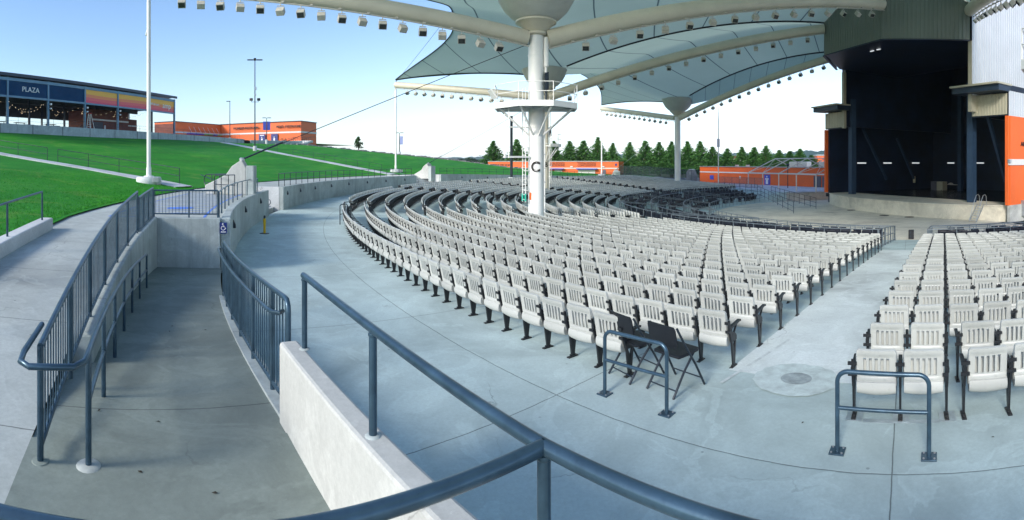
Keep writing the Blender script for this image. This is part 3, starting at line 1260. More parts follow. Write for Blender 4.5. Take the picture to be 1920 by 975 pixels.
def seat_pan():
    """tip-up pan folded against the back; its rounded underside shows below the shell"""
    m = MB()
    prof = [(-.250, .475), (-.262, .44), (-.262, .40), (-.245, .36), (-.205, .335), (-.15, .335), (-.10, .37), (-.075, .45), (-.085, .60), (-.11, .70), (-.14, .705), (-.155, .60), (-.165, .50)]
    xs = [-.226, -.20, -.10, 0, .10, .20, .226]
    sc = [.90, .97, 1.0, 1.02, 1.0, .97, .90]
    k = len(prof)
    vs = []
    for x, s in zip(xs, sc):
        dz = -.022 * (1 - (x / .226) ** 2)
        for y, z in prof:
            low = max(0, (.46 - z) / .13)
            vs.append((x, -.17 + (y + .17) * s, z + dz * low))
    fs = []
    for i in range(len(xs) - 1):
        for j in range(k):
            j2 = (j + 1) % k
            fs.append((i * k + j, (i + 1) * k + j, (i + 1) * k + j2, i * k + j2))
    fs += [tuple(range(k)), tuple((len(xs) - 1) * k + j for j in reversed(range(k)))]
    m.add(vs, fs)
    return m


LX = .272


def seat_leg(x):
    m = MB()
    O = (x, 0, 0)
    # foot plate, two struts, hinge plate, upright
    m.box((x, -.10, .008), (.055, .20, .016))
    m.box((x, -.10, .03), (.03, .10, .03))
    m.extr([(-.125, .03), (-.085, .03), (-.10, .30), (-.155, .40), (-.185, .40)], O, (0, 1, 0), (0, 0, 1), .026)
    m.extr([(-.10, .03), (-.06, .03), (-.01, .40), (-.05, .40), (-.085, .26)], O, (0, 1, 0), (0, 0, 1), .026)
    m.extr([(-.19, .39), (0, .39), (.0, .45), (-.08, .52), (-.17, .54), (-.235, .60), (-.262, .74), (-.282, .74), (-.262, .58)], O, (0, 1, 0), (0, 0, 1), .030)
    return m


def seat_arm(x):
    m = MB()
    m.extr([(-.26, .585), (-.18, .60), (.10, .625), (.16, .615), (.16, .645), (.10, .658), (-.18, .64), (-.265, .64)], (x, 0, 0), (0, 1, 0), (0, 0, 1), .045)
    m.extr([(-.16, .45), (-.12, .45), (.06, .63), (.02, .63)], (x, 0, 0), (0, 1, 0), (0, 0, 1), .024)
    return m


def seat_clip(x, both=True, zs=(.565, .70)):
    m = MB()
    for z in zs:
        y = -.225 - (z - .42) * .20
        if both:
            m.box((x, y - .012, z), (.105, .022, .038))
        else:
            s = -1 if x > 0 else 1
            m.box((x + s * .022, y - .012, z), (.07, .022, .038))
    return m


def join(*ms):
    o = MB()
    for q, mi in ms:
        o.add(q.v, q.f, mi)
    return o


# layout of the rows
NROWS = 18
PITCH = .545
rowR = [50.15 - 1.118 * i for i in range(NROWS)]
PA, PB = Vector((3.36, 5.68, 0)), Vector((19.7, 20.0, 0))
AD = (PB - PA).normalized()
AN = Vector((-AD.y, AD.x, 0))


def aisle_phi(R, off):
    """angle where ring R crosses a line parallel to the near aisle"""
    lo, hi = 215.0, 236.0
    f = lambda p: (pol(R, p) - PA).dot(AN) - off
    for _ in range(50):
        mid = (lo + hi) / 2
        # AN points to smaller phi
        if f(mid) > 0:
            lo = mid
        else:
            hi = mid
    return lo


# blocks between radial aisles: (phi0, phi1) with phi rising anticlockwise
def row_blocks(i, R):
    g = degrees(1.0 / R)
    return [('right block', aisle_phi(R, -1.0), 247),
            ('left block', 194.2 + g, aisle_phi(R, 1.0)),
            ('second', 173.2 + g, 193.2 - g),
            ('third', 153.4 + g, 173.2 - g),
            ('fourth', 131.0 + g, 153.4 - g),
            ('fifth', 100.5, 131.0 - g)]


seats = []           # (x, y, z, rz, block, row, index from the near aisle, last)
for i, R in enumerate(rowR):
    dphi = degrees(PITCH / R)
    for nm, a, b in row_blocks(i, R):
        n = int((b - a) / dphi)
        off = .5 * dphi if nm in ('right block', ) else 0
        for k in range(n):
            if nm == 'left block' and i == 0 and k < 2:
                continue              # two folding chairs stand here
            if nm == 'right block':
                ph = a + (k + .5) * dphi
                if k >= 2 and i < 2:
                    ph += degrees((.20 if i == 0 else .16) / R)
            else:
                ph = b - (k + .5) * dphi
            p = pol(R, ph, zf(R) if ph > 114 else zbowl(R, ph))
            # keep the mast feet clear
            seats.append((p.x, p.y, p.z, radians(ph + 90), nm, i, k, k == n - 1, ph, R))
MASTS = {'C': at(1005, HY, r=31.3), 'B': at(1021, HY, r=58), 'A': at(1270.5, HY, r=82)}
MASTS['D'] = Vector((16.8, 7.6, EYE))
for q in MASTS.values():
    seats = [s for s in seats if math.hypot(s[0] - q.x, s[1] - q.y) > .95]


def in_frame(s):
    r = math.hypot(s[0], s[1])
    th = atan2(s[0], s[1])
    return abs(th) < 1.03 and r > 4


near = sorted([s for s in seats if in_frame(s)], key=lambda s: s[0] ** 2 + s[1] ** 2)[:300]
nearset = set(id(s) for s in near)
rest = [s for s in seats if id(s) not in nearset]

proto_parts = {}
d0 = (0, 0, 0)


def seat_root(loc, rz, label):
    return thing('stadium_seat', loc, label, 'seat', 'grey slatted stadium seats in curved rows', rz)


def block_label(nm, row, k):
    side = {}.get(nm, nm + ' block')
    rw = 'outermost row' if row == 0 else ordn(row + 1) + ' row from the outside'
    return f'light grey slatted seat, {ordn(k + 1)} from the aisle, {rw}, {side}'


protos = None
for s in near:
    x, y, z, rz, nm, row, k, last, ph, R = s
    # local +y must face the stage
    face = radians(ph) + pi - pi / 2
    face += random.gauss(0, .008)
    root = seat_root((x, y, z), face, block_label(nm, row, k))
    if protos is None:
        protos = {}
        protos['backrest'] = seat_back().build('backrest', 'seat_plastic', root, smooth=True, loc=d0)
        protos['seat'] = seat_pan().build('seat', 'seat_plastic', root, smooth=True, loc=d0)
        protos['leg_a'] = seat_leg(-LX).build('leg', 'seat_black', root, loc=d0)
        protos['arm_a'] = seat_arm(-LX).build('armrest', 'seat_black', root, loc=d0)
        protos['clip_a'] = seat_clip(-LX, True, (.565,)).build('hinge_clip', 'seat_black', root, loc=d0)
        protos['clop_a'] = seat_clip(-LX, True, (.70,)).build('hinge_clip', 'seat_black', root, loc=d0)
        protos['leg_b'] = seat_leg(LX).build('leg', 'seat_black', root, loc=d0)
        protos['arm_b'] = seat_arm(LX).build('armrest', 'seat_black', root, loc=d0)
        protos['clip_b'] = seat_clip(LX, False, (.565,)).build('hinge_clip', 'seat_black', root, loc=d0)
        protos['clop_b'] = seat_clip(LX, False, (.70,)).build('hinge_clip', 'seat_black', root, loc=d0)
        made = True
        first_root = root
        for o in protos.values():
            o.parent = None
    # every seat carries the standard towards the aisle; the end seat both
    keys = ['backrest', 'seat']
    # local +x: facing the stage, right-hand side; right side is towards larger phi? resolved below
    aisle_side = 'b' if nm != 'right block' else 'a'
    other = 'a' if aisle_side == 'b' else 'b'
    keys += ['leg_' + aisle_side, 'arm_' + aisle_side, 'clip_' + aisle_side, 'clop_' + aisle_side]
    gap = nm == 'right block' and row < 2 and k == 1
    if last or gap:
        keys += ['leg_' + other, 'arm_' + other, 'clip_' + other, 'clop_' + other]
    tip = random.gauss(0, .012)
    for q in keys:
        c = protos[q].copy()
        if q in ('backrest', 'seat'):
            c.rotation_euler = (tip + (random.gauss(0, .012) if q == 'seat' else 0), random.gauss(0, .006), 0)
        COL.objects.link(c)
        c.parent = root
for o in protos.values():
    bpy.data.objects.remove(o)


# everything further off is one mass of seats
def template(parts):
    V, loops, tot, mi = [], [], [], []
    for mb, mat in parts:
        o = len(V)
        V += mb.v
        for f in mb.f:
            loops += [i + o for i in f]
            tot.append(len(f))
            mi.append(mat)
    return np.array(V, 'f'), np.array(loops, 'i'), np.array(tot, 'i'), np.array(mi, 'i')


def mass(name, mats, batches):
    """batches: (template, [(x, y, z, rz)])"""
    VV, LL, TT, MI = [], [], [], []
    o = 0
    for (V, L, T, I), tr in batches:
        for x, y, z, a in tr:
            c, s = cos(a), sin(a)
            w = np.empty_like(V)
            w[:, 0] = V[:, 0] * c - V[:, 1] * s + x
            w[:, 1] = V[:, 0] * s + V[:, 1] * c + y
            w[:, 2] = V[:, 2] + z
            VV.append(w)
            LL.append(L + o)
            TT.append(T)
            MI.append(I)
            o += len(V)
    V, L, T, I = (np.concatenate(q) for q in (VV, LL, TT, MI))
    me = bpy.data.meshes.new(name)
    me.vertices.add(len(V))
    me.vertices.foreach_set('co', V.ravel())
    me.loops.add(len(L))
    me.loops.foreach_set('vertex_index', L)
    me.polygons.add(len(T))
    st = np.zeros(len(T), 'i')
    st[1:] = np.cumsum(T)[:-1]
    me.polygons.foreach_set('loop_start', st)
    me.polygons.foreach_set('loop_total', T)
    for q in mats:
        me.materials.append(M[q])
    me.polygons.foreach_set('material_index', I)
    me.update(calc_edges=True)
    me.validate()
    ob = bpy.data.objects.new(name, me)
    COL.objects.link(ob)
    return ob


def simple_seat():
    b = MB()
    xs = .235
    b.extr([(-.20, .872), (-.235, .82), (-.235, .415), (-.1, .40), (.1, .40), (.235, .415), (.235, .82), (.20, .872)], (0, -.25, 0), (1, 0, 0), (0, .0, 1), .05)
    b.v = [(x, y - (z - .64) * .2, z) for x, y, z in b.v]
    p = MB()
    p.extr([(-.255, .45), (-.24, .36), (-.18, .335), (-.10, .37), (-.08, .62), (-.13, .70)], (0, 0, 0), (0, 1, 0), (0, 0, 1), .44)
    l = MB()
    l.box((LX, -.11, .01), (.055, .2, .02))
    l.extr([(-.12, .02), (-.08, .02), (-.02, .42), (-.16, .42)], (LX, 0, 0), (0, 1, 0), (0, 0, 1), .026)
    l.extr([(-.16, .42), (0, .42), (.14, .61), (.14, .65), (-.26, .65), (-.28, .74), (-.25, .58)], (LX, 0, 0), (0, 1, 0), (0, 0, 1), .034)
    return b, p, l


T_full = template([(seat_back(), 0), (seat_pan(), 0), (seat_leg(LX), 1), (seat_arm(LX), 1), (seat_clip(LX), 1)])
sb, sp_, sl = simple_seat()
T_low = template([(sb, 0), (sp_, 0), (sl, 1)])
fl, ll = [], []
for s in rest:
    e = (s[0], s[1], s[2], radians(s[8]) + pi / 2)
    if math.hypot(s[0], s[1]) < 34:
        fl.append(e)
    else:
        ll.append(e)
o = mass('stadium_seating', ['seat_far', 'seat_black'], [(T_full, fl), (T_low, ll)])
tag(o, 'mass of pale grey stadium seats filling the curved rows further off', 'seating', kind='stuff')

# dark end panels where rows meet the far aisles
proto = None
cnt = 0
for i, R in enumerate(rowR):
    for nm, a, b in row_blocks(i, R):
        if nm not in ('third', 'fourth', 'fifth'):
            continue
        ph = b - .1
        if proto is None:
            mm = MB()
            mm.extr([(-.24, .86), (-.24, .42), (.24, .42), (.24, .86)], (0, -.24, 0), (1, 0, 0), (0, -.2, 1), .05)
            mm.box((0, -.02, .44), (.46, .42, .06))
            for sx in (-.22, .22):
                mm.bar((sx, -.28, 0), (sx * .95, .12, .44), .022)
                mm.bar((sx, .22, 0), (sx * .95, -.22, .5), .022)
            proto = mm.build('folding_chair', 'black_plastic', loc=d0)
            c = proto
        else:
            c = proto.copy()
            COL.objects.link(c)
        c.location = pol(R + .1, ph, zf(R))
        c.rotation_euler = (0, 0, radians(ph) + pi / 2)
        tag(c, f'black folding chair at the end of the {ordn(i + 1)} row, {nm} block beyond the masts', 'chair', 'black folding chairs at row ends')

# ------------------------------------------------------------------ two black folding chairs by the near aisle
def folding_chair(loc, rz, label):
    t = thing('folding_chair', loc, label, 'chair', 'black folding chairs by the hoop rail', rz)
    t.scale = (1.1, 1.1, 1.1)
    m = MB()
    # backrest: curved panel
    vs, fs = [], []
    for k, y in ((0, 0), (1, .022)):
        for j, z in enumerate((.56, .60, .70, .78, .82)):
            for i in range(7):
                x = lerp(-.215, .215, i / 6) * (.93 if j in (0, 4) else 1)
                vs.append((x, -.235 - (z - .56) * .22 - .035 * (1 - (x / .215) ** 2) + y, z + .012 * (1 - (x / .215) ** 2)))
    for k in (0, 1):
        for j in range(4):
            for i in range(6):
                a = k * 35 + j * 7 + i
                q = (a, a + 1, a + 8, a + 7)
                fs.append(q if k == 0 else q[::-1])
    rim = [0, 1, 2, 3, 4, 5, 6, 13, 20, 27, 34, 33, 32, 31, 30, 29, 28, 21, 14, 7]
    for a, b in zip(rim, rim[1:] + rim[:1]):
        fs.append((a, a + 35, b + 35, b))
    m.add(vs, fs)
    m.build('backrest', 'black_plastic', t, smooth=True, loc=d0)
    m = MB()
    m.box((0, -.27, .745), (.06, .012, .018))
    m.build('hand_slot', 'seat_black', t, loc=d0)
    m = MB()
    m.extr([(-.20, -.19), (.20, -.19), (.225, -.05), (.225, .15), (.19, .20), (-.19, .20), (-.225, .15), (-.225, -.05)], (0, 0, .445), (1, 0, 0), (0, 1, .03), .035)
    m.build('seat', 'black_plastic', t, bevel=.012, loc=d0)
    for s in (-1, 1):
        m = MB()
        m.tube([(s * .235, .26, 0), (s * .23, .10, .28), (s * .225, -.12, .60), (s * .215, -.24, .80)], .0145, 8)
        m.build('front_leg', 'dark_rail', t, smooth=True, loc=d0)
        m = MB()
        m.tube([(s * .21, -.30, 0), (s * .205, -.10, .25), (s * .205, .10, .45)], .0145, 8)
        m.build('rear_leg', 'dark_rail', t, smooth=True, loc=d0)
    m = MB()
    m.tube([(-.232, .20, .10), (.232, .20, .10)], .008, 6)
    m.build('front_stretcher', 'dark_rail', t, smooth=True, loc=d0)
    m = MB()
    m.tube([(-.209, -.25, .08), (.209, -.25, .08)], .008, 6)
    m.build('rear_stretcher', 'dark_rail', t, smooth=True, loc=d0)
    return t


# chairs stand just inside the hoop rail
c1 = at(1206, 692, z=0)
c2_ = at(1283, 712, z=0)
ph = to_pol(c1)[1]
folding_chair(c1 + pol(.16, ph) - Vector((CX, CY, 0)), radians(ph) + pi / 2 - .26, 'black folding chair in front of the hoop rail, the one nearer the grey row')
folding_chair(c2_ + pol(.22, ph) - Vector((CX, CY, 0)), radians(ph) + pi / 2 - .18, 'black folding chair in front of the hoop rail, the one nearer the aisle')


# ------------------------------------------------------------------ hoop rails with base plates
def hoop(a, b, h, label, zm=.47):
    t = thing('hoop_rail', (a + b) / 2, label, 'railing')
    d = (b - a).normalized()
    up = Vector((0, 0, 1))
    pts = [a, a + up * (h - .11)]
    for q in frange(0, pi / 2, .26)[1:]:
        pts.append(a + up * (h - .11) + d * (.11 * (1 - cos(q))) + up * (.11 * sin(q)))
    for q in frange(0, pi / 2, .26)[::-1]:
        pts.append(b + up * (h - .11) - d * (.11 * (1 - cos(q))) + up * (.11 * sin(q)))
    pts.append(b)
    MB().tube(pts, .024, 12).build('hoop', 'rail_paint', t, smooth=True)
    MB().tube([a + up * zm, b + up * zm], .021, 10).build('mid_rail', 'rail_paint', t, smooth=True)
    for p in (a, b):
        rz = atan2(d.y, d.x)
        m = MB()
        m.box(p + up * .008, (.16, .15, .016), rz)
        pl = m.build('base_plate', 'rail_paint', t, bevel=.003)
        m = MB()
        for sx in (-1, 1):
            for sy in (-1, 1):
                q = p + d * (sx * .055) + Vector((-d.y, d.x, 0)) * (sy * .05)
                m.lathe((q.x, q.y, .016), [(.011, 0), (.011, .010)], 6)
        m.build_each('bolt', 'steel_grey', pl)
    return t


ha, hb = at(1134, 739, z=0), at(1250, 777, z=0)
hoop(ha, hb, .83, 'blue grey hoop rail with bolted base plates behind the two black chairs', .45)
ha, hb = at(1570, 847, z=0), at(1742, 858, z=0)
hoop(ha, hb, .84, 'blue grey hoop rail behind the first two seats right of the aisle', .46)
# steel plate under the first two seats right of the aisle
rb = rowR[0]
ph0 = aisle_phi(rb, -1.0)
t = thing('floor_plate', pol(rb, ph0 + .6, 0), 'galvanised floor plates bolted under the first two seats right of the aisle', 'plate')
for q in range(3):
    pp = ph0 + q * degrees(PITCH / rb)
    MB().arcwall(rb - .02, rb + .22, pp - .1, pp + .12, .002, .006, step=.2).build('plate_pad', 'plate_steel', t)
MB().arcwall(rb + .16, rb + .24, ph0 + .13, ph0 + 1.14, .001, .0045, step=.2).build('edge_strip', 'plate_steel', t)

# paler sheet laid over the aisle floor
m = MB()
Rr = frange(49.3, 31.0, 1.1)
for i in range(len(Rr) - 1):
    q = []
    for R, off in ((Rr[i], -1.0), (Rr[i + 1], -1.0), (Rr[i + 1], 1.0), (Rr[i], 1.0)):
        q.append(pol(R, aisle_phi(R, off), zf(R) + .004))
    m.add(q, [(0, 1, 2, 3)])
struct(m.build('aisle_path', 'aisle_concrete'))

# round repair patch and a worn painted line in the aisle
pc_ = at(1493, 705, z=0)
m = MB()
n = 40
r1 = [.60 * (1 + .04 * random.uniform(-1, 1)) for _ in range(n)]
m.add([pc_] + [pc_ + Vector((r * cos(2 * pi * i / n), r * sin(2 * pi * i / n), 0)) for i, r in enumerate(r1)], [(0, i + 1, (i + 1) % n + 1) for i in range(n)])
m.v = [(x, y, zf(math.hypot(x - CX, y - CY)) + .008) for x, y, z in m.v]
o = m.build('floor_patch', 'patch_white')
tag(o, 'pale round concrete patch in the aisle floor by the hoop rail', 'floor patch', kind='structure')
m = MB()
m.add([pc_ + Vector((.22 * cos(2 * pi * i / n), .22 * sin(2 * pi * i / n), 0)) for i in range(n)], [tuple(range(n))])
m.v = [(x, y, zf(math.hypot(x - CX, y - CY)) + .012) for x, y, z in m.v]
o = m.build('floor_patch', 'cover_grey')
tag(o, 'round metal cover in the middle of the pale patch', 'manhole cover', kind='structure')
m = MB()
a, b = at(1352, 716, z=.0), at(1480, 622, z=0)
for k in range(12):
    p_, q_ = a.lerp(b, k / 12), a.lerp(b, (k + 1) / 12)
    if k % 5 != 3:
        strip(m, p_, q_, .05, 0)
m.v = [(x, y, zf(math.hypot(x - CX, y - CY)) + .0075) for x, y, z in m.v]
o = m.build('aisle_marking', 'line_white')
tag(o, 'worn white painted line along the aisle edge', 'floor marking', kind='structure')

# ------------------------------------------------------------------ black box seats near the stage
def box_seat():
    b = MB()
    b.extr([(-.22, .90), (-.25, .84), (-.25, .45), (.25, .45), (.25, .84), (.22, .90)], (0, -.22, 0), (1, 0, 0), (0, -.12, 1), .07)
    b.box((0, .03, .43), (.50, .46, .10))
    b.box((0, -.02, .20), (.40, .30, .38))
    for s in (-1, 1):
        b.box((s * .27, .0, .50), (.04, .42, .22))
    return b


BOXR = [29.4, 28.3, 26.2, 25.1, 22.9]
BAYS = [(108, 127), (129.5, 150), (152.5, 172), (174, 193), (195.5, 221), (229, 247)]
bx = []
for i, R in enumerate(BOXR):
    dphi = degrees(.60 / R)
    for bi, (a, b) in enumerate(BAYS):
        if bi == 4:
            b = aisle_phi(R, 1.55)
        if bi == 5:
            a = aisle_phi(R, -1.55)
        a += random.uniform(0, .5)
        k = 0
        ph = a + dphi * .6
        while ph < b - dphi * .4:
            if k % 5 not in (4,) and random.random() > .12:
                bx.append((R, ph, i, bi, k))
            k += 1
            ph += dphi
proto = box_seat()
tb = template([(proto, 0)])
bx2 = []
for R, ph, i, bi, k in bx:
    p = pol(R, ph, zbowl(R, ph))
    bx2.append((p, ph, i, bi, k))
vis = sorted([q for q in bx2 if in_frame(q[0])], key=lambda q: q[0].x ** 2 + q[0].y ** 2)[:290]
vs_ = set(id(q) for q in vis)
me0 = None
cntb = {}
order, run_ = {}, {}
for p, ph, i, bi, k in bx2:
    run_[(i, bi)] = run_.get((i, bi), 0) + 1
    order[id(p)] = run_[(i, bi)]
BN = ['farthest bay', 'second farthest bay', 'middle far bay', 'middle near bay', 'bay left of the aisle', 'bay right of the aisle']
for p, ph, i, bi, k in vis:
    if me0 is None:
        me0 = proto.build('padded_chair', 'navy_pad', bevel=.02, loc=d0)
        c = me0
    else:
        c = me0.copy()
        COL.objects.link(c)
    cntb[(i, bi)] = cntb.get((i, bi), 0) + 1
    c.location = p
    c.rotation_euler = (0, 0, radians(ph) + pi / 2 + random.uniform(-.12, .12))
    tag(c, f'black padded seat, {ordn(order[id(p)])} from {"the aisle" if bi == 5 else "the far end"}, {ordn(i + 1)} black row, {BN[bi]}', 'seat', 'black padded box seats near the stage')
rem = [(p.x, p.y, p.z, radians(ph) + pi / 2) for p, ph, i, bi, k in bx2 if id((p, ph, i, bi, k)) and not any(p is v[0] for v in vis)]
if rem:
    o = mass('box_seating', ['navy_pad'], [(tb, rem)])
    tag(o, 'remaining black padded seats of the far boxes', 'seating', kind='stuff')

RR = [(30.2, 'outer'), (27.2, 'second'), (24.0, 'third'), (21.4, 'innermost')]
for R, nm in RR:
    for bi, (a, b) in enumerate(BAYS):
        if bi == 4:
            b = aisle_phi(R, 1.3)
        if bi == 5:
            a = aisle_phi(R, -1.3)
        k = max(4, int((b - a) / 2.6))
        rail_arc('box_railing', f'{nm} dark pipe rail round the black seats, {BN[bi]}', R, a, b, lambda p, R=R: zbowl(R, p), 1.0, k, mid=(.5,), mat='box_rail', group='pipe rails round the black box seats', step=1.2, r=.026)
# rails running along the aisle beside the boxes, and dividers
for off, lab in ((1.25, 'left'), (-1.25, 'right')):
    t = thing('box_railing', pol(30.2, aisle_phi(30.2, off), zf(30.2)), f'dark pipe rail down the {lab} edge of the aisle beside the black seats', 'railing', 'pipe rails round the black box seats')
    pts = [pol(R, aisle_phi(R, off), zf(R)) for R in frange(30.2, 21.4, 1.4)]
    for h, nm in ((1.0, 'top_rail'), (.52, 'mid_rail'), (.1, 'bottom_rail')):
        MB().tube([p + Vector((0, 0, h)) for p in pts], .026 if h == 1 else .02, 8).build(nm, 'box_rail', t, smooth=True)
    for p in pts:
        m = MB()
        post(m, p, p + Vector((0, 0, 1.0)), .026, 8)
        m.build('post', 'box_rail', t, smooth=True)
for bi, (a, b) in enumerate(BAYS):
    for e, ph in (('left', b), ('right', a)):
        if (bi == 4 and e == 'left') or (bi == 5 and e == 'right'):
            continue
        t = thing('box_railing', pol(30.2, ph, zbowl(30.2, ph)), f'dark divider rail at the {e} end of the {BN[bi]}', 'railing', 'pipe rails round the black box seats')
        pts = [pol(R, ph, zbowl(R, ph)) for R in frange(30.2, 21.4, 2.4)]
        for h, nm in ((1.0, 'top_rail'), (.5, 'mid_rail')):
            MB().tube([p + Vector((0, 0, h)) for p in pts], .024, 8).build(nm, 'box_rail', t, smooth=True)
        for p in pts:
            m = MB()
            post(m, p, p + Vector((0, 0, 1.0)), .024, 8)
            m.build('post', 'box_rail', t, smooth=True)
# monitor box standing at the foot of the aisle
p = at(1729, 437, z=-2.2)
p = pol(20.5, aisle_phi(20.5, .2), zf(20.5))
t = thing('floor_speaker', p, 'black upright speaker box at the foot of the aisle', 'speaker')
MB().box(p + Vector((0, 0, .32)), (.42, .36, .62), radians(40)).build('cabinet', 'black_plastic', t, bevel=.02)
for z in (.2, .45):
    dd = Vector((-.7, -.7, 0)).normalized()
    m = MB()
    m.tube([p + Vector((0, 0, z)) + dd * .17, p + Vector((0, 0, z)) + dd * .21], [.12, .10], 14)
    m.build('driver', 'dark_rail', t, smooth=True)
# ------------------------------------------------------------------ masts, beams and fabric roof
HEAD = {'C': 11.0, 'B': 10.9, 'A': 10.6, 'D': 11.0}
PHI = {k: to_pol(v)[1] for k, v in MASTS.items()}
ENDS = {'A': Vector((37.6, 50.4, 16.2)), 'B': Vector((31.7, 44.8, 17.5)), 'C': Vector((31.7, 35.4, 17.9)), 'D': Vector((37.6, 29.6, 17.4))}
TIPS = {}
for k, x, ytop in (('C', 279, None), ('B', 742, 165), ('A', 1128, 206)):
    th = brg(x)
    # on the ring R = 61.6
    dot = CX * sin(th) + CY * cos(th)
    r = dot + sqrt(dot * dot - (CX * CX + CY * CY) + 61.6 ** 2) if k != 'C' else 30.5
    TIPS[k] = Vector((r * sin(th), r * cos(th), 13.6))
TIPS['D'] = pol(61.6, 235, 13.6)


def mast(key, label, letter):
    q = MASTS[key]
    Rm, ph = to_pol(q)
    zb = zf(Rm) if key != 'A' else zbowl(Rm, ph)
    c = Vector((q.x, q.y, zb))
    zh = HEAD[key]
    t = thing('roof_mast', c, label, 'mast', 'white steel masts of the fabric roof')
    rad = .48
    MB().lathe(c, [(rad, -.05), (rad, zh - zb)], 32).build('shaft', 'cream_steel' if key == 'B' else 'white_steel', t, smooth=True)
    # seam rings
    m = MB()
    for z in (6.0 - .8, zh - 1.4):
        m.lathe((c.x, c.y, z), [(rad + .02, -.05), (rad + .03, 0), (rad + .02, .05)], 32)
    m.build_each('seam_ring', 'white_steel', t, smooth=True)
    # collar and funnel
    m = MB()
    m.lathe((c.x, c.y, zh), [(rad + .05, -.2), (rad + .20, -.12), (rad + .22, 0), (rad + .14, .05), (1.10, .55), (1.27, .60), (1.27, .72), (1.1, .75)], 36)
    m.build('collar', 'cream_steel', t, smooth=True)
    m = MB()
    m.lathe((c.x, c.y, zh + .7), [(1.1, 0), (1.55, .25), (2.0, .70), (2.35, 1.3), (2.6, 2.0), (2.55, 2.05), (2.2, 1.2)], 40, cap=False)
    m.build('funnel', 'funnel', t, smooth=True)
    # service platform, half ring of steel facing outward and sideways
    out = (pol(1, ph) - pol(0, ph))
    if key in 'CBD':
        zp = 6.55 if key != 'B' else 5.1
        R_ = 2.65 if key != 'B' else 1.9
        tang = Vector((-out.y, out.x, 0))
        a0 = atan2(-c.y, -c.x)                 # faces the cross aisle
        side = [a0 + radians(d) for d in (-112, -68, -22, 22, 68, 112)] if key != 'B' else [a0 + radians(d) for d in (20, 55, 90, 125)]
        ring = [c + Vector((R_ * cos(a), R_ * sin(a), 0)) for a in side]
        poly = [(p.x, p.y) for p in ring]
        m = MB()
        m.prism(poly, zp - .10, zp)
        m.build('platform_deck', 'steel_grey', t)
        m = MB()
        for a, b in zip(ring, ring[1:] + ring[:1]):
            a, b = a.copy(), b.copy()
            a.z = b.z = zp - .14
            m.bar(a, b, .05, .34)
        m.build('platform_edge', 'white_steel', t)
        m = MB()
        for a, b in list(zip(ring, ring[1:])):
            for h in (.55, 1.1):
                m.tube([Vector((a.x, a.y, zp + h)), Vector((b.x, b.y, zp + h))], .025, 6)
        for p in ring:
            m.tube([Vector((p.x, p.y, zp)), Vector((p.x, p.y, zp + 1.1))], .028, 6)
        m.build('platform_railing', 'white_steel', t, smooth=True)
        m = MB()
        for p in ring:
            d = (p - c)
            d.z = 0
            m.bar(c + d.normalized() * rad + Vector((0, 0, zp - 1.85 - zb)), Vector((p.x, p.y, zp - .12)) - d.normalized() * .1, .09, .09)
            m.bar(c + d.normalized() * rad + Vector((0, 0, zp - .2 - zb)), Vector((p.x, p.y, zp - .2)), .08, .10)
        m.build('platform_brace', 'white_steel', t)
        # ladder with cage rails
        la = a0 + radians(-62) if key != 'B' else a0 + radians(60)
        u = Vector((cos(la), sin(la), 0))
        w = Vector((-u.y, u.x, 0))
        b0 = c + u * (rad + .35)
        m = MB()
        for s in (-.2, .2):
            m.bar(b0 + w * s + Vector((0, 0, 1.3)), b0 + w * s + Vector((0, 0, zp + 1.0 - zb)), .05)
        z = 1.45
        while z < zp - zb:
            m.bar(b0 - w * .2 + Vector((0, 0, z)), b0 + w * .2 + Vector((0, 0, z)), .025)
            z += .30
        for z in (2.0, 3.2, 4.6):
            m.bar(c + u * rad + Vector((0, 0, z)), b0 + Vector((0, 0, z)), .05)
        m.build('ladder', 'white_steel', t)
        if key == 'C':
            m = MB()
            for s in (-.2, .2):
                m.tube([b0 + w * s + Vector((0, 0, z)) for z in (1.35, 1.8)], .055, 8)
            m.build_each('ladder_sleeve', 'teal', t, smooth=True)
            # hanging lower frame beside the ladder
            b1 = c + u * 2.0
            m = MB()
            for s in (-.3, .3):
                m.bar(b1 + w * s + Vector((0, 0, zp - zb)), b1 + w * s + Vector((0, 0, zp - zb - 3.2)), .06)
            m.bar(b1 - w * .5 + Vector((0, 0, zp - zb - 3.2)), c + u * .5 + Vector((0, 0, zp - zb - 3.2)), .10)
            m.bar(b1 + w * .3 + Vector((0, 0, zp - zb - 3.2)), c + u * .5 + w * .2 + Vector((0, 0, zp - zb - 3.2)), .10)
            m.bar(b1 + Vector((0, 0, zp - zb - 1.4)), c + u * .4 + Vector((0, 0, zp - zb - 1.4)), .08)
            m.build('ladder_cage', 'white_steel', t)
            # floodlight panel on the platform rail
            pp = ring[1]
            uu = (pp - c).normalized()
            m = MB()
            m.box(Vector((pp.x, pp.y, zp + .55)) + uu * .15, (.10, .75, .65), atan2(uu.y, uu.x), tilt=Matrix.Rotation(.6, 3, 'Y'))
            m.build('flood_panel', 'white_steel', t, bevel=.02)
        # loudspeakers on the mast above the platform, and conduit
        m = MB()
        v = Vector((cos(a0 + radians(78)), sin(a0 + radians(78)), 0))
        for s in (-.16, .16):
            m.box(c + v * (rad + .18) + Vector((-v.y, v.x, 0)) * s + Vector((0, 0, zp - zb + (1.35 if s < 0 else 1.5))), (.18, .16, 1.1), la)
        m.tube([c + v * (rad + .15) + Vector((0, 0, z - zb)) for z in (zp + .1, zp + .9)], .07, 8)
        m.build('column_speaker', 'dark_rail', t)
        m = MB()
        m.tube([c + v * (rad + .14) + Vector((0, 0, z)) for z in (zp - zb + 2.0, zh - zb - 2.1)], .09, 10)
        m.tube([c + v * (rad + .16) + Vector((0, 0, z)) for z in (zh - zb - 2.1, zh - zb - .3)], .16, 10)
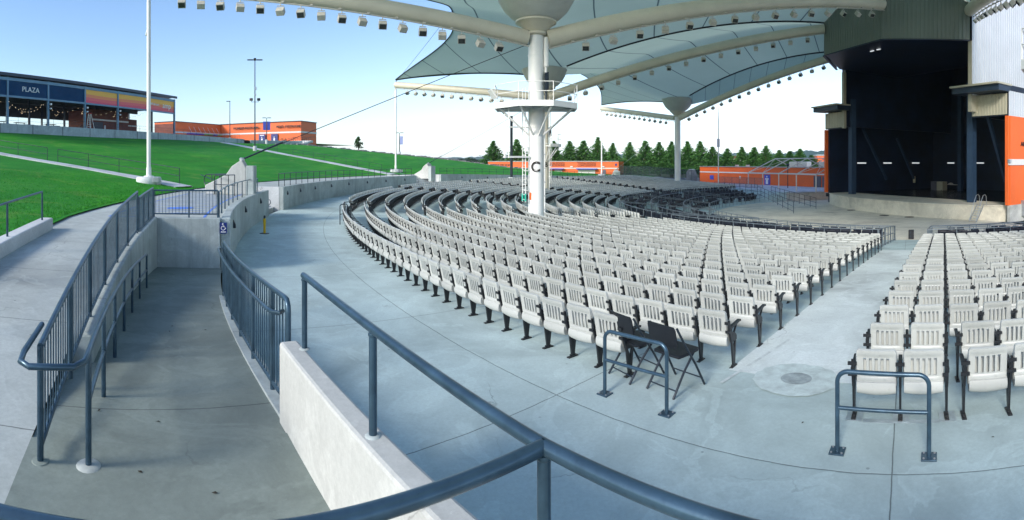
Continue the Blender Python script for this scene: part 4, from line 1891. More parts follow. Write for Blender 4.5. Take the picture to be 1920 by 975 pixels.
        m.tube([c + v * (rad + .06) + Vector((0, 0, z)) for z in (.3, zp - zb)], .05, 8)
        m.build('conduit', 'white_steel', t, smooth=True)
        m = MB()
        for z in np.arange(.8, 4.5, .85):
            m.box(c + v * (rad + .09) + Vector((0, 0, float(z))), (.10, .10, .06), a0)
        m.build_each('conduit_clip', 'steel_grey', t)
        if key == 'C':
            m = MB()
            m.box(c + Vector((cos(la + .3), sin(la + .3), 0)) * (rad + .01) + Vector((0, 0, 1.65)), (.03, .16, .45), la + .3)
            m.build('orange_sticker', 'orange', t)
        # stencilled letter
    if key in 'CB':
        size = 1.0 if key == 'C' else .85
        zl = 2.72 if key == 'C' else 2.75
        dv = Vector((cos(a0), sin(a0), 0))
        ur = Vector((-dv.y, dv.x, 0))
        # wrap letter on the shaft
        o = text_mesh(letter, 'letter_dark', size * .86, (0, 0, 0), (1, 0, 0), (0, 1, 0), None, depth=.004, bold=.022)
        o.name = 'letter'
        for vtx in o.data.vertices:
            x, y, zz_ = vtx.co
            a = a0 + (x / (rad + .035)) + (-.06 if key == 'C' else .35)
            vtx.co = (c.x + (rad + .035 + zz_) * cos(a), c.y + (rad + .035 + zz_) * sin(a), zl + y)
        o.parent = t
        o.matrix_parent_inverse = Matrix.Translation(t.location).inverted()
    return c


mast('C', 'white mast marked C in the middle of the seats, with a ladder and platform', 'C')
mast('B', 'mast marked B standing half hidden behind the mast marked C', 'B')
mast('A', 'slender far white mast near the far end of the seats, without a platform', 'A')
mast('D', 'white mast over the seats right of the picture', 'D')


def lamp(m1, m2, p, d, face, s=1.0):
    """floodlight hung under a light rail"""
    rz = atan2(face.y, face.x)
    til = Matrix.Rotation(.75, 3, 'Y')
    q = p - Vector((0, 0, .42 * s))
    m1.bar(p, p - Vector((0, 0, .16 * s)), .05 * s)
    m1.bar(p - Vector((0, 0, .15 * s)) + d * .18 * s, p - Vector((0, 0, .15 * s)) - d * .18 * s, .04 * s)
    R_ = Matrix.Rotation(rz, 3, 'Z')
    m1.box(q, (.30 * s, .40 * s, .34 * s), rz, tilt=til)
    m2.box(q + R_ @ til @ Vector((.155 * s, 0, 0)), (.02 * s, .33 * s, .25 * s), rz, tilt=til)


def beam(key, a, b, rad, label, nl, skip=(0, 1), sag=0.0, side=1, cab=True):
    t = thing('roof_beam', a, label, 'beam', 'round steel beams of the fabric roof')
    d = (b - a)
    L = d.length
    dn = d.normalized()
    h = Vector((dn.x, dn.y, 0)).normalized()
    n = Vector((-h.y, h.x, 0)) * side
    k = 20
    pts = [a.lerp(b, i / k) + Vector((0, 0, 4 * sag * (i / k) * (1 - i / k))) for i in range(k + 1)]
    at_t = lambda q: a.lerp(b, q) + Vector((0, 0, 4 * sag * q * (1 - q)))
    MB().tube(pts, rad, 24).build('tube', 'cream_steel', t, smooth=True)
    off = n * (rad * .55) + Vector((0, 0, -rad - .10))
    MB().tube([p + off for p in pts], .045, 6).build('light_rail', 'lamp_body', t, smooth=True)
    m = MB()
    for i in range(1, int(L / 1.6)):
        q = i / int(L / 1.6)
        m.box(at_t(q) + off + Vector((0, 0, .06)), (.16, .16, .10), atan2(h.y, h.x))
    m.build_each('junction_box', 'lamp_body', t)
    for i in range(nl):
        q = lerp(skip[0], skip[1], (i + .5) / nl)
        m1, m2 = MB(), MB()
        fc = n if i % 2 == 0 else -n
        fc = (fc + h * random.uniform(-.4, .4)).normalized()
        lamp(m1, m2, at_t(q) + off, h, fc, 1.15)
        o = m1.build('floodlight', 'lamp_body', t, bevel=.02)
        m2.build('lamp_glass', 'lamp_glass', o)
    return t


BR = {'C': .56, 'B': .50, 'A': .48, 'D': .56}
for k, who in (('C', 'mast C'), ('B', 'mast B'), ('A', 'the farthest mast'), ('D', 'the mast right of the picture')):
    c = Vector((MASTS[k].x, MASTS[k].y, HEAD[k] - .35))
    tip = TIPS[k]
    e = ENDS[k]
    o = (tip - c)
    o.z = 0
    o.normalize()
    beam(k, c + o * .6, tip, BR[k] * .84, f'cream tube beam with floodlights from {who} outward to its thin pole', 17 if k == 'C' else 13, (.06, .93))
    o = (e - c)
    o.z = 0
    o.normalize()
    beam(k, c + o * .7, Vector((e.x, e.y, e.z)) - o * .0, BR[k], f'cream tube beam with floodlights from {who} to the stage house', 15, (.05, .97), sag=.5, side=-1)

# thin poles under the outer beam ends
for k, lab in (('C', 'thin white pole on a round pedestal at the lawn edge, left'), ('B', 'thin white pole on the lawn slope left of the masts'), ('A', 'thin white pole in front of the orange concession building'), ('D', 'thin white pole behind the camera')):
    tp = TIPS[k]
    R, ph = to_pol(tp)
    zb = zt(R, ph) if k != 'D' else ZL
    b = Vector((tp.x, tp.y, zb))
    t = thing('tie_pole', b, lab, 'pole', 'thin poles under the outer beam ends')
    MB().lathe(b, [(.125, 0), (.125, 12.6 - zb), (.10, 13.3 - zb)], 16).build('shaft', 'white_steel', t, smooth=True)
    MB().lathe(b, [(.72, -.2), (.76, .05), (.76, .28), (.70, .36), (.2, .38)], 28).build('pedestal', 'pale_concrete', t, smooth=True)
    MB().lathe(b + Vector((0, 0, .38)), [(.32, 0), (.3, .04), (.16, .06), (.15, .5), (.13, .6)], 16).build('base_flange', 'white_steel', t, smooth=True)
    d = Vector((-cos(brg(270)), -sin(brg(270)), 0)) if k == 'C' else Vector((-.9, -.2, 0))
    z0 = EYE + (HY - 55) / F * 30.5 if k == 'C' else 11.5
    m = MB()
    m.bar(Vector((b.x, b.y, z0 + .2)), Vector((b.x, b.y, z0)) + d * 1.25 + Vector((0, 0, -.05)), .12, .10)
    m.bar(Vector((b.x, b.y, z0 + 1.35)), Vector((b.x, b.y, z0)) + d * .8 + Vector((0, 0, .1)), .06, .06)
    m.build('bracket', 'white_steel', t)
    if k in 'BC':
        m = MB()
        m.box(b + Vector((.85, -.3, .2)), (.35, .3, .3), .5)
        m.build_each('junction_box', 'steel_grey', t, bevel=.02)

# fabric
VAL = {}


def valley(k, s):
    """cable line over mast k: s = 0 outer tip, 1 stage end"""
    tip = TIPS[k] + Vector((0, 0, .75))
    q = MASTS[k]
    hd = Vector((q.x, q.y, HEAD[k] + 2.1))
    e = ENDS[k] + Vector((0, 0, .7))
    sm = (tip - hd).length / ((tip - hd).length + (e - hd).length)
    if s < sm:
        u = s / sm
        p = tip.lerp(hd, u)
        p.z += 4 * u * (1 - u) * .45
    else:
        u = (s - sm) / (1 - sm)
        p = hd.lerp(e, u)
        p.z += 4 * u * (1 - u) * 1.5
    return p


def panel_pt(i, j, u, s, H):
    a, b = valley(i, s), valley(j, s)
    # plan position swings round the ring centre rather than straight across
    Ra, pa = to_pol(a)
    Rb, pb = to_pol(b)
    if s < .75:
        p = pol(lerp(Ra, Rb, u), lerp(pa, pb, u))
        st = a.lerp(b, u)
        w = smooth((s - .55) / .2)
        p = p.lerp(Vector((st.x, st.y, 0)), w)
    else:
        p = a.lerp(b, u)
    bump = (1 - (abs(2 * u - 1) ** 2 + .004) ** .45)
    p.z = lerp(a.z, b.z, u) + bump * H * (1.0 - .55 * s)
    return p


roof = thing('fabric_roof', (10, 40, 12), 'pale fabric roof of scalloped panels stretched over the grey seats', 'roof')
for i, j, H in (('C', 'B', 4.1), ('B', 'A', 3.7), ('D', 'C', 4.1)):
    nu, nv = 40, 36
    s0 = lambda u: .31 * (1 - abs(2 * u - 1) ** 2.2)

    def fn(u, v):
        s = lerp(s0(u), 1.0, v)
        return panel_pt(i, j, u, s, H)
    m = MB()
    m.grid(nu, nv, fn)
    o = m.build('roof_panel', 'membrane', roof, smooth='all')
    uvl = o.data.uv_layers.new(name='UVMap')
    w = nu + 1
    uv = [(a / nu, lerp(s0(a / nu), 1, b / nv)) for b in range(nv + 1) for a in range(nu + 1)]
    for lp in o.data.loops:
        uvl.data[lp.index].uv = uv[lp.vertex_index]
    m = MB()
    m.tube([panel_pt(i, j, q, s0(q), H) for q in frange(0, 1, .02)], .07, 6)
    m.build('edge_cable', 'cable', roof, smooth=True)
# end flap beyond the farthest mast, hung from its cable
away = Vector((.35, .94, 0))


def flap(u, v):
    q = MASTS['A']
    s0_ = .40
    s = lerp(s0_, 1, u)
    p = valley('A', s)
    return p + (away * (4.5 * sin(pi * u) ** .8) + Vector((0, 0, -2.3 * sin(pi * u) ** .8 - .15))) * v


m = MB()
m.grid(30, 6, flap)
o = m.build('roof_panel', 'membrane', roof, smooth='all')
uvl = o.data.uv_layers.new(name='UVMap')
for lp in o.data.loops:
    vi = lp.vertex_index
    uvl.data[lp.index].uv = ((vi // 31) / 6, (vi % 31) / 30)
for k in 'ABCD':
    m = MB()
    sm = [s for s in frange(0, 1, .02) if (valley(k, s) - Vector((MASTS[k].x, MASTS[k].y, HEAD[k] + 2.1))).length > 2.3]
    cut = max(range(len(sm) - 1), key=lambda q: sm[q + 1] - sm[q])
    for run in (sm[:cut + 1], sm[cut + 1:]):
        if len(run) > 1:
            m.tube([valley(k, s) - Vector((0, 0, .06)) for s in run], .10, 6)
    m.build('valley_cable', 'cable', roof, smooth=True)

# stay cables
def stay(a, b, r, label, mat='cable'):
    t = thing('stay_cable', a, label, 'cable')
    k = 24
    L = (b - a).length
    MB().tube([a.lerp(b, i / k) - Vector((0, 0, 4 * (i / k) * (1 - i / k) * L * .006)) for i in range(k + 1)], r, 6).build('strand', mat, t, smooth=True)
    d = (b - a).normalized()
    MB().tube([a, a + d * 2.2], r * 2, 8).build('turnbuckle', 'dark_rail', t, smooth=True)
    return t


hC = Vector((MASTS['C'].x, MASTS['C'].y, HEAD['C'] - .5))
hB = Vector((MASTS['B'].x, MASTS['B'].y, HEAD['B'] - .5))
hA = Vector((MASTS['A'].x, MASTS['A'].y, HEAD['A'] - .5))
stay(A1, hC, .022, 'dark stay cable rising from the near white anchor to the head of mast C')
stay(A2, hB, .018, 'dark stay cable rising from the far curved wall anchor to mast B')
stay(A3, hA, .025, 'thin stay cable from the far end anchor to the farthest mast', 'galv')
stay(TIPS['B'] + Vector((0, 0, .4)), panel_pt('C', 'B', .62, .30, 4.1) + Vector((0, 0, 2)), .02, 'thin cable rising from the beam end pole beside the roof edge')

# ------------------------------------------------------------------ stage house
SX = 39.0
Y0, Y1 = 26.0, 54.2
ZS = -1.02
st = thing('stage_house', (SX, 40, YARD), 'tall stage house with dark open stage, metal cladding and orange side wall', 'stage')
up = lambda a, b, za, zb: None


def wallq(m, a, b, z0, z1, mi=0):
    m.add([(a[0], a[1], z0), (b[0], b[1], z0), (b[0], b[1], z1), (a[0], a[1], z1)], [(0, 1, 2, 3)], mi)


# apron: bowed concrete front
ap = []
for i in range(25):
    t_ = i / 24
    y = lerp(Y0, Y1, t_)
    ap.append((SX + .2 - 3.4 * (1 - abs(2 * t_ - 1) ** 2.2) ** .9, y))
poly = [(SX + 3, Y0)] + ap + [(SX + 3, Y1)]
m = MB()
m.prism(poly[::-1], -2.5, ZS - .05)
m.build('apron', 'stage_concrete', st)
m = MB()
m.prism([(x - .06, y) for x, y in poly][::-1], ZS - .05, ZS + .06)
m.build('apron_lip', 'stage_concrete', st, bevel=.02)
# floor, back and side walls of the stage
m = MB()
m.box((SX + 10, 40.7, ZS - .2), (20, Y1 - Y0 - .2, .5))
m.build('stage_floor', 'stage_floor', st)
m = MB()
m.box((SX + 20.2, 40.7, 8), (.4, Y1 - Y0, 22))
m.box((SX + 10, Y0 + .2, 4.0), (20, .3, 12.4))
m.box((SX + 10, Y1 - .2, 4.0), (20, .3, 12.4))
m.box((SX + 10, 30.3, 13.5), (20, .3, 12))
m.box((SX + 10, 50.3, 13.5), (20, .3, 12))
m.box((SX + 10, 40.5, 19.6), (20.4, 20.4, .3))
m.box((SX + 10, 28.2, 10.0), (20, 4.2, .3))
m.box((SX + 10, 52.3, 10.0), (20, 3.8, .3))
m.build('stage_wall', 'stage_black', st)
# steel columns and braces seen inside
m = MB()
for y in (31.2, 50.2):
    m.box((SX + .9, y, 5), (.7, .7, 12))
for y in (36, 45):
    m.box((SX + 16, y, 6), (.6, .6, 15))
m.bar((SX + 4.5, 53.2, 8.6), (SX + 9.5, 53.2, .6), .32)
m.bar((SX + 11.5, 53.2, 6.5), (SX + 15, 53.2, .6), .28)
m.bar((SX + 1.6, 30.0, 8.6), (SX + 5.2, 30.0, 1.0), .32)
m.build_each('steel_member', 'stage_steel', st)
for x, y, rot in ((44.4, 53.75, 1), (49.2, 53.75, 1), (55.0, 53.75, 1), (58.8, 50.0, 0), (58.8, 44.4, 0)):
    m = MB()
    m.box((x, y, 2.95), (1.5, .1, .16) if rot else (.1, 1.3, .16))
    m.build_each('work_light', 'work_light', st)
# canopy hood over the stage front
ZH0, ZH1 = 14.6, 20.5
hood = [(37.6, 50.4), (31.7, 44.8), (31.7, 35.4), (37.6, 29.6)]
m = MB()
for a, b in zip(hood, hood[1:]):
    m.ribs(a, b, ZH0, ZH1, pitch=.40, depth=-.05)
m.build('hood_cladding', 'clad_green', st)
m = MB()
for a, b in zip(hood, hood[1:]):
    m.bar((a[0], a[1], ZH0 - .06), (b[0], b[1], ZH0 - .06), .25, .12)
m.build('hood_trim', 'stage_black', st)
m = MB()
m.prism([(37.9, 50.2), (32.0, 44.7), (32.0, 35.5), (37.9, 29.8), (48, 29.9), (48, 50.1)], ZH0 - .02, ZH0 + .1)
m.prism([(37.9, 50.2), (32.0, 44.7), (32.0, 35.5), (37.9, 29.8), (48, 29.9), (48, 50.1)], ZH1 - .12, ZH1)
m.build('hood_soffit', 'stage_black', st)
m = MB()
for y in (38.5, 39.5):
    m.box((34.0, y, ZH0 - .12), (.15, .5, .08))
m.build_each('soffit_light', 'work_light', st)
# tower cladding
m = MB()
m.ribs((37.8, 29.5), (60, 29.5), 9.4, 21.5, pitch=.40, depth=.05)
m.build('tower_cladding', 'clad_white', st)
m = MB()
m.ribs((60, 50.6), (38.6, 50.6), 9.4, 21.5, pitch=.40, depth=.05)
m.build('tower_cladding', 'clad_white', st)
# jambs
m = MB()
m.box((38.2, 29.75, 11.2), (.9, .42, 6.7))
m.build('jamb', 'clad_cream', st)
m = MB()
m.box((38.7, 50.35, 10.8), (.4, .4, 7.0))
m.build('jamb', 'clad_cream', st)
# wings: eave, cream band, dark opening
for side, (ya, yb, ze) in (('right', (25.9, 30.6, 10.1)), ('left', (49.8, 54.3, 10.1))):
    m = MB()
    if side == 'right':
        m.box((37.75, lerp(ya, yb, .5) + .25, ze + .04), (2.3, yb - ya + .9, .16))
        fa, fb = 26.0, 30.1
    else:
        m.box((37.75, lerp(ya, yb, .5) - .1, ze + .04), (2.3, yb - ya + .9, .16))
        fa, fb = 50.3, 54.2
    m.build('eave_top', 'clad_cream', st)
    m = MB()
    m.box((37.85, lerp(ya, yb, .5) + (.25 if side == 'right' else -.1), ze - .32), (1.9, yb - ya + .7, .54))
    m.build('eave', 'roof_navy', st)
    m = MB()
    m.ribs((38.55, fb), (38.55, fa), 7.45, 9.4, pitch=.34, depth=.05)
    m.build('cream_band', 'clad_cream', st)
    m = MB()
    m.box((38.75, lerp(fa, fb, .5), 7.40), (.3, fb - fa, .12))
    m.build('opening_head', 'stage_black', st)
# orange side walls with white band
m = MB()
m.box((48.6, 25.85, 3.2), (20.0, .3, 8.2))
m.box((38.5, 25.93, 3.2), (.35, .32, 8.2))
m.build('orange_wall', 'orange', st)
m = MB()
m.box((48.5, 25.68, 3.05), (20.4, .14, .55))
m.build('wall_band', 'band_white', st)
m = MB()
m.ribs((38.5, 25.8), (58, 25.8), 7.3, 9.6, pitch=.40, depth=.05)
m.build('wing_cladding', 'clad_white', st)
m = MB()
m.box((48.6, 25.8, -1.7), (20.2, .34, 1.6))
m.build('wall_base', 'white_wall', st)
m = MB()
m.box((40.9, 25.5, -1.3), (1.0, .4, 1.5))
m.build('service_box', 'steel_grey', st, bevel=.02)
m = MB()
m.box((48.6, 54.35, 3.2), (20.0, .3, 8.2))
m.build('orange_wall', 'orange', st)
t_ = text_mesh('ANNEX', 'letter_dark', .62, (41.4, 25.66, 4.75), (1, 0, 0), (0, 0, 1), st, .03)
t_.name = 'wall_lettering'
m = MB()
m.box((38.35, 25.6, 3.15), (.3, .25, .3))
m.build('wall_lamp', 'galv', st, bevel=.02)

# things standing on the stage
def crate_on_stage(p, size, mats, label):
    t = thing('road_case', p, label, 'case')
    sx, sy, sz = size
    MB().box(Vector(p) + Vector((0, sy * .25, sz / 2)), (sx, sy * .5 - .02, sz)).build('case_half', mats[0], t, bevel=.02)
    MB().box(Vector(p) + Vector((0, -sy * .25, sz / 2)), (sx, sy * .5 - .02, sz)).build('case_half', mats[1], t, bevel=.02)
    m = MB()
    for q in (-.4, .4):
        m.box(Vector(p) + Vector((-sx / 2, q * sy, .04)), (.08, .1, .08))
    m.build_each('caster', 'dark_rail', t)


crate_on_stage((54.5, 48.6, ZS + .06), (1.0, 2.3, 1.25), ('door_grey', 'clad_cream'), 'grey and cream road case standing on the dark stage floor')
t = thing('stage_table', (57.6, 48.6, ZS + .06), 'low table with white covers on the dark stage', 'table')
MB().box((57.6, 48.6, ZS + .75), (.9, 2.0, .06)).build('top', 'band_white', t)
m = MB()
for a in (-.35, .35):
    for b in (-.8, .8):
        m.box((57.6 + a, 48.6 + b, ZS + .41), (.05, .05, .68))
m.build_each('leg', 'dark_rail', t)
MB().lathe((57.6, 49.0, ZS + .78), [(.45, 0), (.3, .18), (.1, .25)], 10).build('cover', 'band_white', t, smooth=True)
t = thing('stage_sign', (54.2, 53.3, ZS + .06), 'small cream notice on a stand at the back of the stage', 'sign')
MB().box((54.2, 53.3, ZS + 1.5), (.05, .5, 1.0)).build('board', 'clad_cream', t)
MB().box((54.25, 53.3, ZS + .5), (.05, .05, 1.0)).build('stand', 'dark_rail', t)

# aluminium ladder stair to the apron
p0 = at(1824, 417, z=-2.3)
p1 = at(1836, 388, z=-1.0)
th = brg(1826)
base = Vector((36.2, 28.2, -2.375))
t = thing('stage_ladder', base, 'bright aluminium ladder stair with looped handrails leaning on the apron', 'ladder')
d = Vector((1, .05, 0)).normalized()
n = Vector((-d.y, d.x, 0))
for s in (-.38, .38):
    m = MB()
    q = base + n * s
    m.bar(q, q + d * 1.3 + Vector((0, 0, 1.5)), .05, .12)
    m.build('stringer', 'galv', t)
    m = MB()
    m.tube([q + Vector((0, 0, .1)), q + d * .9 + Vector((0, 0, 1.95)), q + d * 1.15 + Vector((0, 0, 2.35)), q + d * 1.45 + Vector((0, 0, 2.42)), q + d * 1.65 + Vector((0, 0, 2.25)), q + d * 1.75 + Vector((0, 0, 1.4))], .025, 8)
    m.build('handrail', 'galv', t, smooth=True)
m = MB()
for i in range(7):
    q = base + d * (1.3 * (i + .5) / 7) + Vector((0, 0, 1.5 * (i + .5) / 7))
    m.box(q, (.18, .74, .035), atan2(d.y, d.x))
m.build('tread', 'galv', t)
# drains in the pit floor
for x, y, lab in ((1596, 394, 'left'), (1658, 404, 'middle'), (1705, 407, 'right')):
    q = at(x, y, z=-2.37)
    m = MB()
    m.lathe((q.x, q.y, -2.37), [(.5, 0), (.5, .012)], 20)
    o = m.build('drain_cover', 'leaf_debris')
    tag(o, f'dark round drain cover in the pit floor before the stage, {lab} of three', 'drain cover')

# ------------------------------------------------------------------ plaza pavilion on the hill
PXF = -56.5
ZP = 8.0
polar_sheet('plaza_floor', 'walk_concrete', [0, 1], [0, 1], lambda R, p: 0) if False else None
m = MB()
m.add([(-55.9, 15, ZP - .03), (-55.9, 100, ZP - .03), (-45, 140, ZP - .03), (-100, 140, ZP - .03), (-100, 15, ZP - .03)], [(0, 1, 2, 3, 4)])
struct(m.build('plaza_paving', 'walk_concrete'))
w = thing('plaza_wall', (-55.6, 60, 6), 'long pale concrete retaining wall at the top of the lawn', 'wall')
m = MB()
m.box((-55.6, 53, 7.1), (.35, 84, 2.0))
m.build('wall_face', 'wall_concrete', w, bevel=.03)
m = MB()
for y in np.arange(14, 95, 5.2):
    m.box((-55.41, float(y), 7.1), (.03, .06, 2.0))
m.build('wall_joint', 'letter_dark', w)
w = thing('plaza_wall', (-52, 100, 6), 'low pale concrete wall before the hilltop restrooms', 'wall')
m = MB()
m.bar((-55.4, 97.5, 7.2), (-47.5, 108, 7.2), .35, 1.6)
m.build('wall_face', 'wall_concrete', w, bevel=.03)

pv = thing('plaza_pavilion', (PXF, 54, ZP), 'long open plaza pavilion with dark roof on the hill, left', 'pavilion')
cols = [29.5, 36.6, 43.4, 50.3, 57.3, 64.6, 71.8]
for y in cols:
    m = MB()
    m.box((PXF, y, ZP + 3.2), (.28, .28, 6.4))
    m.box((PXF, y, ZP + .1), (.5, .5, .2))
    m.build('column', 'pav_blue', pv)
for y in (29.5, 36.6, 43.4, 50.3, 57.3, 71.6):
    for x in (-62.5, -68.5):
        m = MB()
        m.box((x, y + 1.0, ZP + 2.9), (.26, .26, 5.8))
        m.build('column', 'roof_navy', pv)
m = MB()
m.prism([(PXF + .35, 24), (PXF + .35, 72.1), (-70, 72.1), (-70, 24)], [14.55, 14.75, 14.2, 14.0], [14.75, 14.95, 14.4, 14.2])
m.build('roof', 'roof_navy', pv)
m = MB()
m.box((PXF + .38, 48.05, 14.72), (.1, 48.2, .42))
m.build('fascia', 'roof_navy', pv)
m = MB()
m.box((-63.5, 48.4, 13.0), (12.4, 48.4, .15))
m.box((-69.4, 46, 11.8), (.2, 44, 2.6))
m.box((-63, 46, 12.3), (.3, 46, .8))
m.build('ceiling', 'ceiling_dark', pv)
m = MB()
m.box((PXF, 48.2, 11.85), (.22, 47.4, .26))
m.box((PXF, 48.2, 14.15), (.22, 47.4, .40))
m.build('header_beam', 'pav_blue', pv)
for i, (a, b) in enumerate(zip([24] + cols, cols)):
    m = MB()
    ori = i >= 4
    z0, z1 = 11.98, 13.95
    a_, b_ = a + .14, b - .14
    vs = [(PXF + .02, a_, z0), (PXF + .02, b_, z0), (PXF + .02, b_, z1), (PXF + .02, a_, z1)]
    vs += [(x - .06, y, z) for x, y, z in vs]
    m.add(vs, [(0, 1, 2, 3), (7, 6, 5, 4), (0, 4, 5, 1), (1, 5, 6, 2), (2, 6, 7, 3), (3, 7, 4, 0)])
    o = m.build('fascia_panel', 'banner' if ori else 'pav_panel', pv)
    if ori:
        uvl = o.data.uv_layers.new(name='UVMap')
        for lp in o.data.loops:
            co = o.data.vertices[lp.vertex_index].co
            uvl.data[lp.index].uv = ((co.y - 50) / 7.0 * .33, (co.z - z0) / (z1 - z0))
o = text_mesh('PLAZA', 'letter_white', .95, (PXF + .05, 40.4, 12.95), (0, 1, 0), (0, 0, 1), pv, .02, spacing=1.05)
o.name = 'sign_lettering'
o = text_mesh('amp', 'letter_white', 1.35, (PXF + .05, 69.6, 13.0), (0, 1, 0), (0, 0, 1), pv, .02)
o.name = 'sign_lettering'
o = text_mesh('Walmart', 'letter_white', .62, (PXF + .05, 66.4, 13.05), (0, 1, 0), (0, 0, 1), pv, .02)
o.name = 'sign_lettering'
# string lights
m, mc = MB(), MB()
def swag(a, b, drop, n):
    a, b = Vector(a), Vector(b)
    pts = [a.lerp(b, i / n) - Vector((0, 0, 4 * drop * (i / n) * (1 - i / n))) for i in range(n + 1)]
    mc.tube(pts, .012, 4, cap=False)
    for p in pts[1:-1]:
        m.lathe(p - Vector((0, 0, .09)), [(.012, 0), (.03, .03), (.02, .06)], 6)
for i in range(6):
    y0, y1 = cols[i], cols[i + 1]
    if i < 5:
        swag((PXF - .3, y0, 11.7), (-62.4, (y0 + y1) / 2 + 1, 11.6), .9, 7)
        swag((-62.4, (y0 + y1) / 2 + 1, 11.6), (PXF - .3, y1, 11.7), .9, 7)
        swag((-62.4, y0, 11.6), (-68.3, (y0 + y1) / 2, 11.6), .8, 6)
swag((PXF - .4, cols[1], 11.7), (PXF - .4, cols[2], 11.7), 1.7, 13)
mc.build('light_string', 'cable', pv)
m.build_each('bulb', 'bulb', pv, smooth=True)
for y in cols[2:5]:
    m = MB()
    m.box((PXF + .3, y + .25, 11.2), (.3, .25, .25))
    m.box((PXF + .3, y + .25, 10.6), (.3, .22, .2))
    m.build_each('floodlight', 'galv', pv, bevel=.02)
# bar hut inside
bar_ = thing('bar_hut', (-64, 60, ZP), 'dark red bar building under the pavilion roof', 'building')
MB().box((-64.2, 60.4, ZP + 1.9), (6.0, 8.6, 3.8)).build('wall', 'brick_red', bar_)
MB().box((-61.15, 60.4, ZP + 2.1), (.08, 8.6, .26)).build('wall_band', 'band_white', bar_)
MB().box((-61.14, 57.4, ZP + .9), (.06, 2.2, 1.7)).build('door', 'stage_black', bar_)
MB().box((-61.08, 58.9, ZP + .85), (.05, .30, .75)).build('poster', 'sign_white', bar_)
MB().box((-65.5, 67.0, ZP + 1.45), (4.5, 4.4, 2.9)).build('annex_wall', 'brick_red', bar_)
MB().box((-63.2, 67.0, ZP + 1.7), (.08, 4.4, .2)).build('wall_band', 'band_white', bar_)
# picnic tables
pt0 = None
for i, (x, y) in enumerate(((-60, 37.6), (-63.5, 38.8), (-60.5, 41.4), (-63, 44.6), (-60.2, 46.6), (-62.5, 49.2), (-60, 53.2), (-66, 41.5))):
    t = thing('picnic_table', (x, y, ZP), f'dark outdoor table under the plaza pavilion, {ordn(i + 1)} from the left', 'table', 'tables under the plaza pavilion')
    MB().box((0, 0, .76), (.8, 1.9, .06)).build('top', 'dark_rail', t, loc=d0)
    for s in (-1, 1):
        MB().box((s * .65, 0, .45), (.28, 1.9, .05)).build('bench', 'dark_rail', t, loc=d0)
    m = MB()
    for s in (-.7, .7):
        m.bar((-.55, s, 0), (.1, s, .74), .06)
        m.bar((.55, s, 0), (-.1, s, .74), .06)
        m.bar((-.7, s, .41), (.7, s, .41), .05)
    m.build_each('leg_frame', 'dark_rail', t, loc=d0)
# step ladder
sl_ = thing('step_ladder', (-58.6, 53.0, ZP), 'white folding step ladder standing under the plaza pavilion', 'ladder')
m = MB()
for s in (-1, 1):
    m.bar((-58.6, 53 + s * .45, ZP), (-58.4, 53 + s * .22, ZP + 2.6), .07)
m.build('front_frame', 'white_steel', sl_)
m = MB()
for s in (-1, 1):
    m.bar((-57.7, 53 + s * .45, ZP), (-58.3, 53 + s * .22, ZP + 2.6), .06)
m.build('rear_frame', 'white_steel', sl_)
m = MB()
for i in range(7):
    z = ZP + .3 + i * .33
    w_ = lerp(.45, .22, (z - ZP) / 2.6)
    m.box((-58.55 + .2 * (z - ZP) / 2.6, 53, z), (.1, w_ * 2, .04))
m.build_each('step', 'white_steel', sl_)
MB().box((-58.3, 53, ZP + 2.65), (.35, .5, .12)).build('top_cap', 'red_sign', sl_)

# ------------------------------------------------------------------ hilltop restrooms
rs = thing('restroom_building', (-64, 116, 8.5), 'orange flat roofed restroom building on the hilltop', 'building')
ZB, ZT_ = 7.4, 13.4
A_, B_, C_, D_ = (-78.5, 99.8), (-75.5, 116.5), (-51.3, 116.0), (-50.0, 123)
m = MB()
m.prism([(-78.5, 99.8), (-75.5, 116.5), (-75.5, 124), (-88, 124), (-84.5, 99.2)], ZB, ZT_ - .1)
m.build('wall', 'orange', rs)
m = MB()
m.prism([(-75.4, 116.5), (-51.3, 116.0), (-50.0, 123), (-75.4, 124)], ZB, ZT_)
m.build('wall', 'orange', rs)
m = MB()
m.bar((-78.5 + .1, 99.8, ZT_ - .05), (-75.4, 116.5, ZT_ - .05), .3, .16)
m.bar((-84.5, 99.15, ZT_ - .05), (-78.4, 99.75, ZT_ - .05), .3, .16)
m.bar((-75.4, 116.4, ZT_ + .05), (-51.2, 115.9, ZT_ + .05), .3, .16)
m.bar((-51.25, 115.95, ZT_ + .05), (-49.9, 123, ZT_ + .05), .3, .16)
m.build('roof_edge', 'roof_navy', rs)
m = MB()
for a, b in ((A_, B_), (B_, C_), (C_, D_), ((-84.5, 99.15), A_)):
    a, b = Vector((*a, ZB + 3.3)), Vector((*b, ZB + 3.3))
    nn = Vector(((b - a).y, -(b - a).x, 0)).normalized()
    m.bar(a + nn * .04, b + nn * .04, .10, .40)
m.build('wall_band', 'band_white', rs)
m = MB()
MB().box((-81.4, 99.35, 10), (5.9, .12, 5.6), radians(5.6)).build('end_wall', 'brick_red', rs)
ux = (Vector((*C_, 0)) - Vector((*B_, 0))).normalized()
for tx, xx in (("WOMEN'S RESTROOM", -67.3), ("MEN'S  RESTROOMS", -54.6)):
    o = text_mesh(tx, 'letter_dark', .78, (xx, 116.3 - (xx + 75) * .02 - .14, ZB + 4.75), ux, (0, 0, 1), rs, .04, spacing=1.0, bold=.02)
    o.name = 'wall_lettering'
    o.data.transform(Matrix.Translation((0, -.1, 0)))
